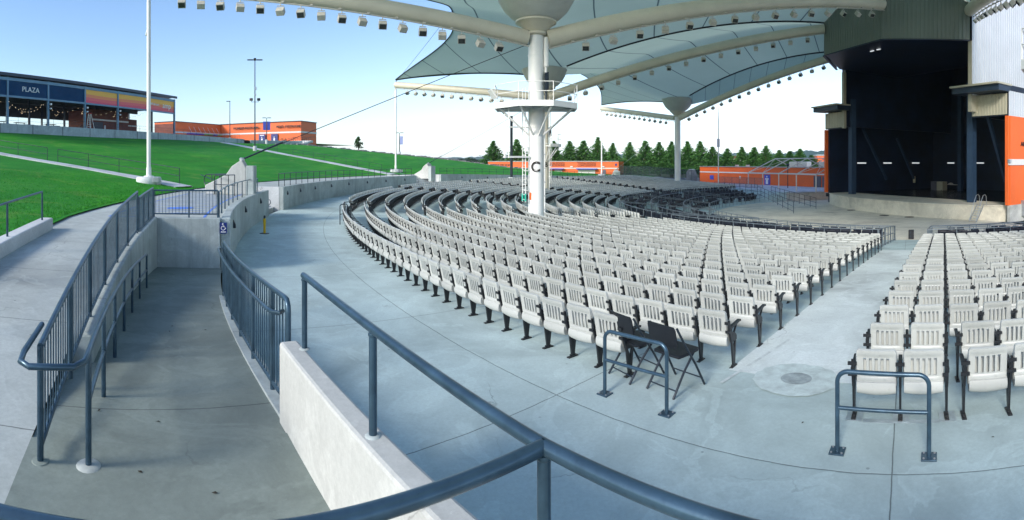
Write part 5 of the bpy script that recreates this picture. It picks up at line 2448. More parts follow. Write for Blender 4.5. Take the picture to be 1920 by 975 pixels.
for xx, s in ((-62.3, 'd'), (-58.7, 'd')):
    m = MB()
    m.box((xx, 115.95 - (xx + 75) * .005, ZB + 1.6), (1.9, .12, 2.7))
    o = m.build('restroom_panel', 'sign_blue', rs)
    m = MB()
    m.box((xx, 115.85 - (xx + 75) * .005, ZB + 1.2), (.42, .06, 1.3))
    m.lathe((xx, 115.85 - (xx + 75) * .005, ZB + 1.95), [(.05, 0), (.22, .15), (.05, .36)], 8)
    m.build('figure', 'sign_white', o)
    m = MB()
    m.box((xx, 115.85, ZB + 2.7), (1.2, .06, .18))
    m.build('text_bar', 'sign_white', o)
# striped awning row on the concession front, with raking rods
dA = (Vector((*B_, 0)) - Vector((*A_, 0))).normalized()
nA = Vector((dA.y, -dA.x, 0))
for i, mt in enumerate(('purple', 'awn_blue', 'purple', 'awn_green', 'awn_green', 'awn_blue', 'awn_green')):
    q = Vector((*A_, 0)) + dA * (5.0 + i * 1.7)
    m = MB()
    m.box((q.x + nA.x * .7, q.y + nA.y * .7, ZB + 3.0), (1.4, 1.6, .25), atan2(nA.y, nA.x))
    m.build('awning', mt, rs)
    m = MB()
    m.bar(Vector((q.x, q.y, ZB + 4.9)), Vector((q.x + nA.x * 1.2, q.y + nA.y * 1.2, ZB + 3.2)), .06)
    m.build('awning_rod', 'band_white', rs)
for i in range(4):
    q = Vector((*A_, 0)) + dA * (5.6 + i * 3.0)
    m = MB()
    m.box((q.x + nA.x * .05, q.y + nA.y * .05, ZB + 1.7), (.12, 2.3, 1.9), atan2(nA.y, nA.x))
    m.build('serving_window', 'door_grey' if i % 2 else 'roller_white', rs)
# ramp and rails before the restrooms
t = thing('hill_ramp', (-52, 108, 7), 'pale concrete steps and switchback rails below the restrooms', 'steps')
m = MB()
for i in range(6):
    m.box((-49.6 + i * .1, 107.5 + i * .9, 7.25 + i * .16), (5.0, .95, .5))
m.build('steps', 'pale_concrete', t)
for s in (-2.3, 0, 2.3):
    m = MB()
    m.tube([(-49.6 + s, 107.2, 8.3), (-49 + s, 112, 9.2), (-49 + s, 114, 9.2)], .04, 6)
    for q in range(5):
        yy = 107.4 + q * 1.3
        m.tube([(-49.5 + s, yy, 7.2), (-49.5 + s, yy, 8.35 + (yy - 107.4) * .16)], .035, 6)
    m.build('handrail', 'dark_rail', t)
# garbage of small dark equipment by the wall
t = thing('planter', (-54.5, 112.5, ZB), 'dark bushy planter against the orange restroom wall', 'planter')
MB().box((-54.5, 112.8, 8.1), (1.4, .7, .8)).build('box', 'dark_rail', t, bevel=.03)
m = MB()
for i in range(60):
    a = Vector((-54.5 + random.uniform(-.8, .8), 112.8 + random.uniform(-.4, .4), 8.5 + random.uniform(0, .6)))
    d = Vector((random.uniform(-.25, .25), random.uniform(-.25, .25), random.uniform(-.2, .2)))
    e = Vector((random.uniform(-.25, .25), random.uniform(-.25, .25), random.uniform(-.2, .2)))
    m.add([a, a + d, a + e], [(0, 1, 2)])
m.build('leaves', 'shrub', t)
# rail fence along the plaza edge
def fence(name, label, pts, h, posts, mat, cat='fence', mid=(.5,), r=.03, panel=None):
    t = thing(name, pts[0], label, cat)
    up = Vector((0, 0, 1))
    MB().tube([p + up * h for p in pts], r, 6).build('top_rail', mat, t, smooth=True)
    for q in mid:
        MB().tube([p + up * (h * q) for p in pts], r * .8, 6).build('mid_rail', mat, t, smooth=True)
    seg = [(b - a).length for a, b in zip(pts, pts[1:])]
    L = sum(seg)

    def along(s):
        for (a, b), l in zip(zip(pts, pts[1:]), seg):
            if s <= l + 1e-6:
                return a.lerp(b, s / l)
            s -= l
        return pts[-1]
    for i in range(posts + 1):
        p = along(L * i / posts)
        m = MB()
        m.tube([p - up * .1, p + up * h], r, 6)
        m.build('post', mat, t, smooth=True)
    if panel:
        m = MB()
        for a, b in zip(pts, pts[1:]):
            m.add([a + up * .03, b + up * .03, b + up * (h - .04), a + up * (h - .04)], [(0, 1, 2, 3)])
        m.build('mesh_panel', panel, t)
    return t


fence('plaza_fence', 'thin rail fence along the plaza front', [Vector((-56.0, 22, ZP)), Vector((-56.0, 94, ZP))], 1.05, 36, 'dark_rail', mid=(.55,), r=.018)
fence('plaza_fence', 'thin rail fence behind the plaza tables', [Vector((-71, 26, ZP)), Vector((-71, 74, ZP))], 1.05, 24, 'dark_rail', mid=(.5,), r=.02)


# ------------------------------------------------------------------ paths on the lawn with their rails
def lawn_path(label_rail, line, width, rails, name='lawn_path'):
    pts = [hit(x, y) for x, y in line]
    pts = [p for p in pts if p]
    fine = []
    for a, b in zip(pts, pts[1:]):
        k = max(2, int((b - a).length / .8))
        for i in range(k):
            p = a.lerp(b, i / k)
            fine.append(p)
    fine.append(pts[-1])
    vs, fs = [], []
    for i, p in enumerate(fine):
        d = (fine[min(i + 1, len(fine) - 1)] - fine[max(i - 1, 0)])
        d.z = 0
        d.normalize()
        n = Vector((-d.y, d.x, 0))
        zc_ = max(zt_xy(p.x + n.x * s * width / 2, p.y + n.y * s * width / 2) for s in (-1, 0, 1)) + .03
        for s in (-1, 1):
            q = p + n * (s * width / 2)
            vs.append((q.x, q.y, zc_))
        for s in (-1, 1):
            q = p + n * (s * width / 2)
            vs.append((q.x, q.y, zt_xy(q.x, q.y) - .3))
    for i in range(len(fine) - 1):
        a, b = i * 4, i * 4 + 4
        fs += [(a, b, b + 1, a + 1), (a + 2, b + 2, b, a), (a + 1, b + 1, b + 3, a + 3)]
    m = MB()
    m.add(vs, fs)
    struct(m.build(name, 'pale_concrete'))
    for (i0, i1, side, lab) in rails:
        k0, k1 = int(i0 * (len(fine) - 1)), int(i1 * (len(fine) - 1))
        rp = []
        for i in range(k0, k1 + 1):
            e = Vector(vs[i * 4 + (0 if side < 0 else 1)])
            c = (Vector(vs[i * 4]) + Vector(vs[i * 4 + 1])) / 2
            rp.append(e.lerp(c, .08))
        L = sum((b - a).length for a, b in zip(rp, rp[1:]))
        fence('path_railing', lab, rp, .95, max(2, int(L / 2.3)), 'dark_rail', cat='railing', r=.024)
    return fine


lawn_path('', [(-25, 283.5), (0, 288.5), (60, 299), (120, 309), (180, 319), (240, 330), (300, 342), (345, 351.5)], 1.5,
          [(0, .34, 1, 'sloping rail beside the lower lawn path at the left edge'), (.42, .97, 1, 'long sloping rail beside the lower lawn path before the thin pole')])
lawn_path('', [(384, 262), (420, 268), (470, 277.5), (530, 289), (590, 300), (640, 309.5), (690, 319), (738, 327.5)], 1.7,
          [(.10, .42, 1, 'upper sloping rail beside the path to the restrooms'), (.52, .95, 1, 'lower sloping rail beside the path to the restrooms')])
# rim of stones behind the lawn crest
m0 = None
k = 0
for ph in frange(116, 146, .42):
    rr, zr = interp(ph, RIM_R) + 1.0, interp(ph, RIM_Z)
    p = pol(rr + random.uniform(-.4, .4), ph, zr + .05)
    if m0 is None:
        mm = MB()
        mm.add([(x * (1 + .2 * random.uniform(-1, 1)), y, z) for x, y, z in [(-.9, -.4, -.3), (.9, -.35, -.3), (.8, .4, -.3), (-.85, .45, -.3), (-.7, -.3, .32), (.75, -.25, .25), (.65, .3, .3), (-.6, .35, .38)]],
               [(3, 2, 1, 0), (4, 5, 6, 7), (0, 1, 5, 4), (1, 2, 6, 5), (2, 3, 7, 6), (3, 0, 4, 7)])
        m0 = mm.build('rim_stone', 'stone', bevel=.08, loc=d0)
        o = m0
    else:
        o = m0.copy()
        COL.objects.link(o)
    o.location = p
    o.rotation_euler = (0, 0, radians(ph) + pi / 2 + random.uniform(-.3, .3))
    s = random.uniform(.6, 1.15)
    o.scale = (s * random.uniform(.7, 1.2), s, s * random.uniform(.6, 1.1))
    k += 1
    tag(o, f'rough grey boulder along the lawn crest, {ordn(k)} from the far end' , 'boulder', 'boulders along the lawn crest')


# ------------------------------------------------------------------ lamp posts
def lamp_post(p, h, label, kind):
    t = thing('lamp_post', p, label, 'lamp post')
    MB().lathe(p, [(.32, -.3), (.32, .75), (.28, .8)], 16).build('footing', 'pale_concrete', t, smooth=True)
    MB().lathe(p + Vector((0, 0, .7)), [(.11, 0), (.07, h - .7)], 10).build('pole', 'dark_rail', t, smooth=True)
    top = p + Vector((0, 0, h))
    th = atan2(p.x, p.y)
    sx = Vector((cos(th), -sin(th), 0))
    if kind == 'quad':
        m = MB()
        m.box(top + Vector((0, 0, .05)), (.5, .5, .14), -th)
        for s in (-1, 1):
            m.box(top + sx * (s * .75) + Vector((0, 0, .06)), (.95, .38, .14), -th)
        m.box(top + Vector((0, 0, .06)) + Vector((sx.y, -sx.x, 0)) * .7, (.4, .9, .14), -th)
        m.build('luminaire', 'black_plastic', t, bevel=.03)
        m = MB()
        m.bar(top - sx * .55 - Vector((0, 0, h * .46)), top + sx * .55 - Vector((0, 0, h * .46)), .06)
        for s in (-1, 1):
            m.bar(top + sx * s * .55 - Vector((0, 0, h * .46)), top + sx * s * .55 - Vector((0, 0, h * .46 - .25)), .05)
            m.box(top + sx * s * .6 - Vector((0, 0, h * .46 - .4)), (.42, .36, .40), -th + s * .5)
        m.build('floodlight', 'black_plastic', t)
        m = MB()
        m.box(top - Vector((0, 0, h * .31)) + sx * .15, (.28, .22, .5), -th)
        m.box(top - Vector((0, 0, h * .38)) + sx * .12, (.2, .2, .35), -th)
        m.build_each('camera_box', 'galv', t)
    elif kind == 'arm':
        m = MB()
        m.box(top - sx * .35, (.95, .3, .14), -th)
        m.build('luminaire', 'black_plastic', t, bevel=.03)
    else:
        m = MB()
        for s in (-1, 1):
            m.box(top + sx * (s * .55), (.85, .35, .13), -th)
        m.build('luminaire', 'black_plastic', t, bevel=.03)
        for s in ((-1, 1) if kind == 'banner2' else (1,)):
            m = MB()
            m.box(top + sx * (s * .45) - Vector((0, 0, 1.75)), (.7, .03, 1.9), -th)
            o = m.build('banner', 'awn_blue' if kind == 'banner2' else 'banner_pale', t)
    return t


k = N('haze_air')
k.t.nodes.remove(k.b)
pv_ = k.n('ShaderNodeVolumePrincipled')
pv_.inputs['Color'].default_value = (.80, .90, 1.0, 1)
pv_.inputs['Density'].default_value = .00014
k.l(pv_.outputs[0], k.t.nodes['Material Output'].inputs['Volume'])
M['haze_air'] = k.m
plain('banner_pale', (.32, .36, .62), .6, 0, .2, 1)
p = hit(478, 283)
lamp_post(p, EYE + p.xy.length * (HY - 113) / F - p.z, 'tall dark lamp post with cluster head standing on the lawn path', 'quad')
p = at(431, HY, r=118)
p.z = ZP
lamp_post(p, EYE + 118 * (HY - 190) / F - ZP, 'plain dark lamp post with one arm before the orange restrooms', 'arm')
p = at(500, HY, r=112)
p.z = 7.3
lamp_post(p, EYE + 112 * (HY - 221) / F - 7.3, 'lamp post with two blue banners before the restrooms', 'banner2')
p = at(749, HY, r=117)
p.z = 4.7
lamp_post(p, EYE + 117 * (HY - 249) / F - 4.7, 'far lamp post with one pale banner beyond the lawn crest', 'banner1')
p = at(1347, HY, r=84)
p.z = YARD
t = thing('flag_pole', p, 'thin white pole with pale banner by the right orange building', 'pole')
MB().lathe(p, [(.09, 0), (.07, EYE + 84 * (HY - 200) / F + 1.2)], 10).build('shaft', 'white_steel', t, smooth=True)
MB().box(p + Vector((0, 0, EYE - YARD + 84 * (HY - 268) / F)), (.45, .12, 1.4), -brg(1347)).build('banner', 'banner_pale', t)
# dark pole by the far side of the mast
p = at(959, HY, r=75)
p.z = .6
t = thing('dark_pole', p, 'dark grey pole just left of the mast marked C', 'pole')
MB().lathe(p, [(.2, 0), (.2, 9.3)], 12).build('shaft', 'dark_rail', t, smooth=True)
MB().lathe(p, [(.5, -.3), (.5, .25)], 14).build('footing', 'pale_concrete', t, smooth=True)

# ------------------------------------------------------------------ far concession (left of mast A)
cb = thing('concession_building', at(1060, HY, r=112) - Vector((0, 0, 3)), 'orange concession building with a white roller front beyond the far seats', 'building')
a, b = at(915, HY, r=120), at(1160, HY, r=112)
a.z = b.z = 0
d = (b - a).normalized()
n = Vector((d.y, -d.x, 0))
L = (b - a).length
H_ = 3.25
m = MB()
m.prism([(a.x, a.y), (b.x, b.y), (b.x - n.x * 9, b.y - n.y * 9), (a.x - n.x * 9, a.y - n.y * 9)], -.6, H_)
m.build('wall', 'orange', cb)
m = MB()
m.bar(a + Vector((0, 0, H_ + .06)) + n * .05, b + Vector((0, 0, H_ + .06)) + n * .05, .25, .14)
m.build('roof_edge', 'steel_grey', cb)
m = MB()
m.bar(a + Vector((0, 0, 1.75)) + n * .05, b + Vector((0, 0, 1.75)) + n * .05, .12, .22)
m.build('wall_band', 'band_white', cb)
pos = lambda x: a + d * ((at(x, HY, r=115).x - a.x) / d.x * .985)


def on_wall(x):
    th = brg(x)
    # intersect the sight line with the wall
    dx, dy = sin(th), cos(th)
    den = dx * d.y - dy * d.x
    s = (a.x * d.y - a.y * d.x) / den
    return Vector((dx * s, dy * s, 0))


for x0, x1, mt, nm in ((1084, 1116, 'roller_white', 'roller_shutter'), (1040, 1054, 'roller_white', 'roller_shutter'), (1130, 1136, 'door_grey', 'door')):
    p0, p1 = on_wall(x0), on_wall(x1)
    m = MB()
    m.bar((p0 + p1) / 2 - d * (p1 - p0).length / 2 + n * .06 + Vector((0, 0, .55)), (p0 + p1) / 2 + d * (p1 - p0).length / 2 + n * .06 + Vector((0, 0, .55)), .1, 1.75)
    m.build(nm, mt, cb)
for x0, x1, mt in ((1082, 1120, 'awn_blue'), (1030, 1058, 'purple')):
    p0, p1 = on_wall(x0), on_wall(x1)
    m = MB()
    m.bar(p0 + n * .5 + Vector((0, 0, 1.62)), p1 + n * .5 + Vector((0, 0, 1.62)), 1.0, .22)
    m.build('awning', mt, cb)
for x, s, lines in ((1100, .42, ('TYSON FOODS', 'CONCESSIONS')), (1042, .42, ('TYSON FOODS', 'CONCESSIONS'))):
    p = on_wall(x)
    for q, ln in enumerate(lines):
        o = text_mesh(ln, 'letter_dark', .62, p + n * .05 + Vector((0, 0, 2.82 - q * .48)), d, (0, 0, 1), cb, .03)
        o.name = 'wall_lettering'
p = on_wall(944)
o = text_mesh('RESTROOMS', 'letter_dark', .8, p + n * .05 + Vector((0, 0, 2.4)), d, (0, 0, 1), cb, .03)
o.name = 'wall_lettering'
for x in (1072, 1131):
    p = on_wall(x)
    MB().box(p + n * .15 + Vector((0, 0, 2.1)), (.6, .3, .25), atan2(d.y, d.x)).build('wall_lamp', 'band_white', cb)
MB().box(on_wall(1155) + n * .06 + Vector((0, 0, 2.55)), (.4, .1, .5), atan2(d.y, d.x)).build('emblem', 'sign_blue', cb)

# right orange building behind the tent frame
ob = thing('service_building', Vector((45, 87, YARD)), 'long orange building with a white band beside the stage', 'building')
a2, b2 = Vector((40.2, 103.4, 0)), Vector((49.6, 70.5, 0))
b2 = a2 + (b2 - a2) * 1.35
d2 = (b2 - a2).normalized()
n2 = Vector((d2.y, -d2.x, 0))
if n2.dot(-a2) < 0:
    n2 = -n2
m = MB()
q = [a2, b2, b2 - n2 * 9, a2 - n2 * 9]
m.prism([(p.x, p.y) for p in q], YARD - .1, 2.15)
m.build('wall', 'orange', ob)
m = MB()
m.bar(a2 + Vector((0, 0, 2.2)) + n2 * .06, b2 + Vector((0, 0, 2.2)) + n2 * .06, .3, .16)
m.build('roof_edge', 'steel_grey', ob)
m = MB()
m.bar(a2 + Vector((0, 0, 1.0)) + n2 * .05, b2 + Vector((0, 0, 1.0)) + n2 * .05, .12, .24)
m.build('wall_band', 'band_white', ob)


def on2(x):
    th = brg(x)
    dx, dy = sin(th), cos(th)
    s = (a2.x * d2.y - a2.y * d2.x) / (dx * d2.y - dy * d2.x)
    return Vector((dx * s, dy * s, 0))


p = on2(1439)
MB().box(p + n2 * .06 + Vector((0, 0, -.2)), (.1, 1.5, 1.9), atan2(n2.y, n2.x)).build('restroom_panel', 'awn_blue', ob)
m = MB()
m.box(p + n2 * .14 + Vector((0, 0, -.45)), (.06, .55, 1.1), atan2(n2.y, n2.x))
m.box(p + n2 * .14 + Vector((0, 0, -.05)), (.06, .85, .3), atan2(n2.y, n2.x))
m.lathe(p + n2 * .14 + Vector((0, 0, .2)), [(.02, 0), (.2, .16), (.02, .34)], 8)
m.build('figure', 'sign_white', ob)
for x, w_ in ((1533, 1.6), (1546, .9)):
    MB().box(on2(x) + n2 * .06 + Vector((0, 0, -.25)), (.1, w_, 1.9), atan2(n2.y, n2.x)).build('door', 'door_grey', ob)
MB().box(on2(1335) + n2 * .06 + Vector((0, 0, -.1)), (.1, 1.2, .9), atan2(n2.y, n2.x)).build('poster', 'awn_blue', ob)
MB().box(on2(1388) + n2 * .06 + Vector((0, 0, .1)), (.1, .35, .5), atan2(n2.y, n2.x)).build('electric_box', 'band_white', ob)
for x in (1368, 1388):
    MB().box(on2(x) - n2 * 2 + Vector((0, 0, 2.35)), (.6, .6, .4)).build('roof_vent', 'galv', ob)
for x in (1464, 1482, 1520):
    MB().box(on2(x) - n2 * 4 + Vector((0, 0, 2.7)), (1.6, 1.8, 1.0), .4).build('roof_unit', 'galv', ob, bevel=.03)
# pale pier at the building's left end
p = on2(1326)
t = thing('stone_pier', p + n2 * 3, 'pale sloped concrete pier with a small sign beside the right orange building', 'pier')
q = p + n2 * 4
m = MB()
m.extr([(-1.4, YARD - .3), (1.2, YARD - .3), (1.2, .2), (.4, 1.55), (-.5, 1.65), (-1.4, 1.1)], (q.x, q.y, 0), (d2.x, d2.y, 0), (0, 0, 1), 1.0)
m.build('block', 'pale_concrete', t, bevel=.03)
MB().box(q + n2 * .53 + Vector((0, 0, .8)), (.04, .7, .6), atan2(n2.y, n2.x)).build('sign_plate', 'sign_white', t)

# marquee frame
mf = thing('tent_frame', at(1480, 345, z=YARD), 'bare white metal frame of a marquee without its cover', 'tent frame')
e0, e1 = at(1403, HY, r=87), at(1530, HY, r=71)
e0.z = e1.z = YARD
dd = (e1 - e0).normalized()
nn = Vector((-dd.y, dd.x, 0))
if nn.dot(e0) < 0:
    nn = -nn
L = (e1 - e0).length
W_ = 11.0
eh, rh = 2.5, 4.9
for i in range(5):
    s = L * i / 4
    f0 = e0 + dd * s
    f1 = f0 + nn * W_
    up = Vector((0, 0, 1))
    m = MB()
    m.tube([f0, f0 + up * eh], .09, 8)
    m.tube([f1, f1 + up * eh], .09, 8)
    m.tube([f0 + up * eh, f0 + nn * W_ / 2 + up * rh, f1 + up * eh], .085, 8)
    m.build('portal', 'band_white', mf, smooth=True)
m = MB()
for off, z in ((0, eh), (W_ / 2, rh), (W_, eh)):
    m.tube([e0 + nn * off + Vector((0, 0, z)), e1 + nn * off + Vector((0, 0, z))], .08, 8)
m.build('purlin', 'band_white', mf, smooth=True)
m = MB()
for s0_, s1_ in ((0, L / 4), (L * .75, L)):
    m.tube([e0 + dd * s0_ + Vector((0, 0, eh)), e0 + dd * s1_ + nn * W_ / 2 + Vector((0, 0, rh))], .03, 6)
    m.tube([e0 + dd * s1_ + Vector((0, 0, eh)), e0 + dd * s0_ + nn * W_ / 2 + Vector((0, 0, rh))], .03, 6)
m.build_each('brace', 'band_white', mf, smooth=True)
p = at(1477, HY, r=84)
p.z = YARD
t = thing('lamp_post', p, 'short dark lamp post among the marquee frame poles', 'lamp post')
MB().lathe(p, [(.07, 0), (.06, 3.6)], 8).build('pole', 'dark_rail', t, smooth=True)
MB().lathe(p + Vector((0, 0, 3.6)), [(.1, 0), (.25, .15), (.3, .3), (.1, .4)], 10).build('luminaire', 'dark_rail', t, smooth=True)
# yard fences and rails near the pit
fence('yard_railing', 'dark rail stepping down the ramp before the marquee frame', [at(1500, 352, r=66) * 1, at(1380, 352, r=78) * 1] if False else [Vector((*(at(1446, HY, r=67).xy), -1.25)), Vector((*(at(1530, HY, r=56).xy), -2.0))], 1.1, 9, 'dark_rail', cat='railing', mid=(.1, .55))
fence('yard_railing', 'dark rail at the edge of the pale yard left of the stage', [Vector((*(at(1420, HY, r=69).xy), -1.25)), Vector((*(at(1488, HY, r=53).xy), -2.2))], 1.1, 8, 'dark_rail', cat='railing', mid=(.1, .55))
fence('yard_railing', 'dark rail above the far black seats before the orange building', [Vector((*(at(1340, HY, r=82).xy), YARD)), Vector((*(at(1420, HY, r=72).xy), YARD))], 1.1, 8, 'dark_rail', cat='railing', mid=(.1, .55))
fence('net_fence', 'rust coloured net fence before the right orange building', [Vector((*(at(1346, HY, r=90).xy), YARD)), Vector((*(at(1430, HY, r=82).xy), YARD))], 1.7, 6, 'dark_rail', cat='fence', mid=(), panel='net')
fence('screen_fence', 'dark green screened fence under the conifers', [Vector((*(at(1163, HY, r=112).xy), -.1)), Vector((*(at(1215, HY, r=105).xy), -.2)), Vector((*(at(1262, HY, r=99).xy), -.6)), Vector((*(at(1312, HY, r=102).xy), -.9))], 2.4, 12, 'dark_rail', mid=(), panel='screen_mesh')
fence('seat_railing', 'long low rail behind the last far seats', [pol(51.6, q, zbowl(51.6, q)) for q in frange(130, 98, 4)], 1.1, 26, 'dark_rail', cat='railing')

# ------------------------------------------------------------------ trees
def foliage(m, c, n, fn, size):
    for _ in range(n):
        p = fn()
        s = size * random.uniform(.6, 1.3)
        d = Vector((random.gauss(0, 1), random.gauss(0, 1), random.gauss(0, 1))).normalized()
        e = d.cross(Vector((random.gauss(0, 1), random.gauss(0, 1), random.gauss(0, 1)))).normalized()
        q = c + p
        m.add([q - d * s, q + e * s * .55, q + d * s, q - e * s * .55], [(0, 1, 2, 3)])


def conifer(p, h, r, seed):
    random.seed(seed)
    m = MB()
    z = .5
    while z < h * .985:
        t_ = z / h
        env = r * (1 - t_) ** 1.0 * (.95 + .26 * random.random()) * min(1, .55 + t_ * 4)
        nb = max(3, int(9 * (1 - t_) + 3))
        ph = random.uniform(0, 6.28)
        for i in range(nb):
            a = ph + 2 * pi * i / nb + random.uniform(-.35, .35)
            ln = env * random.uniform(.72, 1.12)
            tip = Vector((cos(a) * ln, sin(a) * ln, z + ln * .35))
            root = Vector((0, 0, z - .1))
            for q in frange(.30, 1.0, .12):
                c = root.lerp(tip, q) + Vector((random.gauss(0, .08), random.gauss(0, .08), random.gauss(0, .10)))
                s = .26 * (1.25 - .55 * q) * (.7 + .5 * (1 - t_))
                for _ in range(3):
                    d = Vector((cos(a) + random.gauss(0, .5), sin(a) + random.gauss(0, .5), .6 + random.gauss(0, .4))).normalized()
                    e = d.cross(Vector((random.gauss(0, 1), random.gauss(0, 1), random.gauss(0, 1)))).normalized()
                    m.add([c - d * s, c + e * s * .5, c + d * s * 1.2, c - e * s * .5], [(0, 1, 2, 3)])
        z += .235
    return m


protos_c = []
for k in range(4):
    h = 9.0
    m = conifer((0, 0, 0), h, 2.55 + .25 * (k % 3), 20 + k)
    tr = MB()
    tr.lathe((0, 0, -.5), [(.22, 0), (.14, 4), (.03, h + .3)], 8)
    protos_c.append((m, tr))
random.seed(11)
TREES = [(925, 265), (969, 262), (1002, 268), (1039, 268), (1068, 262), (1094, 261), (1121, 260), (1149, 265), (1181, 265), (1210, 265), (1236, 268), (1259, 268), (1289, 271), (1313, 268), (1336, 275), (1364, 279),
         (1391, 281), (1414, 275), (1436, 279), (1461, 284), (1481, 281), (1500, 283), (1521, 289)]
made_c = {}
for i, (x, yt) in enumerate(TREES):
    r = lerp(128, 122, i / 22)
    p = at(x, HY, r=r)
    p.z = -.3
    topz = EYE + r * (HY - yt) / F + random.uniform(-.3, .9)
    h = topz + .3
    k = i % 4
    t = thing('conifer_tree', p, f'dark green pointed conifer, {ordn(i + 1)} from the left in the row behind the seats', 'tree', 'row of conifers behind the amphitheatre', random.uniform(0, 6))
    sc = h / 9.0
    wsc = random.uniform(1.6, 2.0)
    if k not in made_c:
        o1 = protos_c[k][0].build('crown', 'conifer', t, loc=d0)
        o2 = protos_c[k][1].build('trunk', 'bark', t, loc=d0)
        made_c[k] = (o1, o2)
    else:
        for q in made_c[k]:
            c = q.copy()
            COL.objects.link(c)
            c.parent = t
    t.scale = (wsc, wsc, sc)


def round_tree(p, h, r, label, n, mat='shrub', cat='tree', size=.32, open_=False):
    t = thing('broadleaf_tree' if cat == 'tree' else 'shrub', p, label, cat)
    m = MB()
    blobs = [(Vector((random.gauss(0, r * .38), random.gauss(0, r * .38), h * random.uniform(.35, .92))), r * random.uniform(.25, .5)) for _ in range(9 if not open_ else 14)]
    if open_:
        blobs = []
        for q in frange(.28, 1.0, .05):
            for _ in range(2):
                a_ = random.uniform(0, 6.28)
                w_ = r * (1.05 - q) * random.uniform(.3, 1.0)
                blobs.append((Vector((cos(a_) * w_, sin(a_) * w_, h * q)), r * random.uniform(.10, .22)))

    def fn():
        c, q = random.choice(blobs)
        v = Vector((random.gauss(0, 1), random.gauss(0, 1), random.gauss(0, .8))).normalized() * q * random.uniform(.5, 1) ** .5
        return c + v
    foliage(m, Vector((0, 0, 0)), n, fn, size)
    m.build('crown', mat, t, loc=d0)
    m = MB()
    m.tube([(0, 0, -.3), (.05, 0, h * .3), (0, .05, h * .75)], [.14, .10, .04], 8)
    for c, q in (blobs if open_ else blobs[:6]):
        m.tube([(0, 0, max(h * .25, c.z - h * .22)), Vector((c.x * .6, c.y * .6, c.z - h * .06)), c], [.05, .035, .015], 5)
    m.build('trunk', 'bark', t, smooth=True, loc=d0)


p = at(672, HY, r=116)
p.z = 5.7
round_tree(p, 3.0, 2.0, 'small loose tree on the skyline beyond the lawn crest', 420, size=.22, open_=True)
for i, (x, r, h, w_, n) in enumerate(((876, 140, 4.2, 3.0, 500), (890, 142, 3.6, 3.0, 500), (862, 150, 3.0, 2.5, 300))):
    p = at(x, HY, r=r)
    p.z = 0
    round_tree(p, h, w_, ('taller', 'wider', 'lowest')[i] + ' dark green bush behind the far left fence', n, cat='bush', size=.45)
fence('screen_fence', 'grey screened fence beside the bushes at far left', [Vector((*(at(858, HY, r=132).xy), 1.7)), Vector((*(at(912, HY, r=132).xy), 1.3))], 2.4, 6, 'dark_rail', mid=(), panel='screen_mesh')

# distant wooded ridge
for nm, r0, tab, mat in (('hills', 1500, [(-1.1, 8), (-.3, 12), (-.1, 20), (.0, 26), (.06, 21), (.14, 25), (.22, 30), (.33, 25), (.45, 33), (.52, 30), (.65, 40), (1.2, 20)], 'wood'),
                         ('hills', 620, [(-1.1, 0), (-.05, 1), (.05, 3), (.2, 5), (.4, 9), (.5, 14), (.56, 19), (.65, 22), (1.2, 10)], 'wood')):
    m = MB()
    k = 700
    vs = []
    for i in range(k + 1):
        th = lerp(-1.2, 1.3, i / k)
        top = interp(th, tab) + (random.uniform(-1, 1) * 1.6 + 1.5 * sin(th * 90) + 1.0 * sin(th * 217)) * (1 if r0 > 1000 else .6)
        for rr, z in ((r0, -4), (r0 + 20, top * .55), (r0 + 60, top * .9 + random.uniform(-.8, .8)), (r0 + 120, top), (r0 + 400, -4)):
            vs.append((rr * sin(th), rr * cos(th), z))
    fs = []
    for i in range(k):
        for j in range(4):
            a_ = i * 5 + j
            fs.append((a_, a_ + 5, a_ + 6, a_ + 1))
    m.add(vs, fs)
    struct(m.build(nm, mat, smooth='all'))
# far buildings and tower seen between the trees
for x, yt, r, w_, mat, lab in ((1196, 285, 420, 9, 'band_white', 'pale tower block far beyond the conifers'), (1166, 304, 300, 14, 'field_tan', 'low tan house between the fence and the conifers'), (1222, 302, 330, 10, 'field_tan', 'low tan house right of the pale tower'),
                               (1282, 300, 340, 12, 'field_tan', 'pale tan house behind the conifers by the far mast'), (1375, 297, 330, 12, 'band_white', 'white far house behind the conifers right of the mast'), (1543, 292, 230, 7, 'orange', 'far orange tower block beside the stage house')):
    p = at(x, HY, r=r)
    p.z = -3
    h = EYE + r * (HY - yt) / F + 3
    t = thing('far_building', p, lab, 'building')
    th = brg(x)
    MB().box(p + Vector((0, 0, h / 2)), (w_, 8, h), -th + .2).build('wall', mat, t)
    m = MB()
    if h < 9:
        sx, sy = w_ / 2 + .4, 4.4
        m.add([(-sx, -sy, h), (sx, -sy, h), (sx, sy, h), (-sx, sy, h), (-sx * .9, 0, h + 1.8), (sx * .9, 0, h + 1.8)], [(0, 1, 5, 4), (2, 3, 4, 5), (1, 2, 5), (3, 0, 4)])
        o = m.build('roof', 'brick_red', t, loc=d0)
        o.rotation_euler = (0, 0, -th + .2)
    else:
        m.box(p + Vector((0, 0, h + .2)), (w_ + .5, 8.5, .5), -th + .2)
        m.build('roof', 'steel_grey', t)
    m = MB()
    for i in range(3):
        q = Vector(((i - 1) * w_ * .28, -4.02, h * .55))
        q = Matrix.Rotation(-th + .2, 3, 'Z') @ q
        m.box(p + q, (w_ * .14, .1, h * .2), -th + .2)
    m.build_each('window', 'lamp_glass', t)

# thin air between here and the ridge
m = MB()
m.box((0, 0, 22), (5000, 5000, 52.4))
o = m.build('haze', 'haze_air')
o['kind'] = 'stuff'

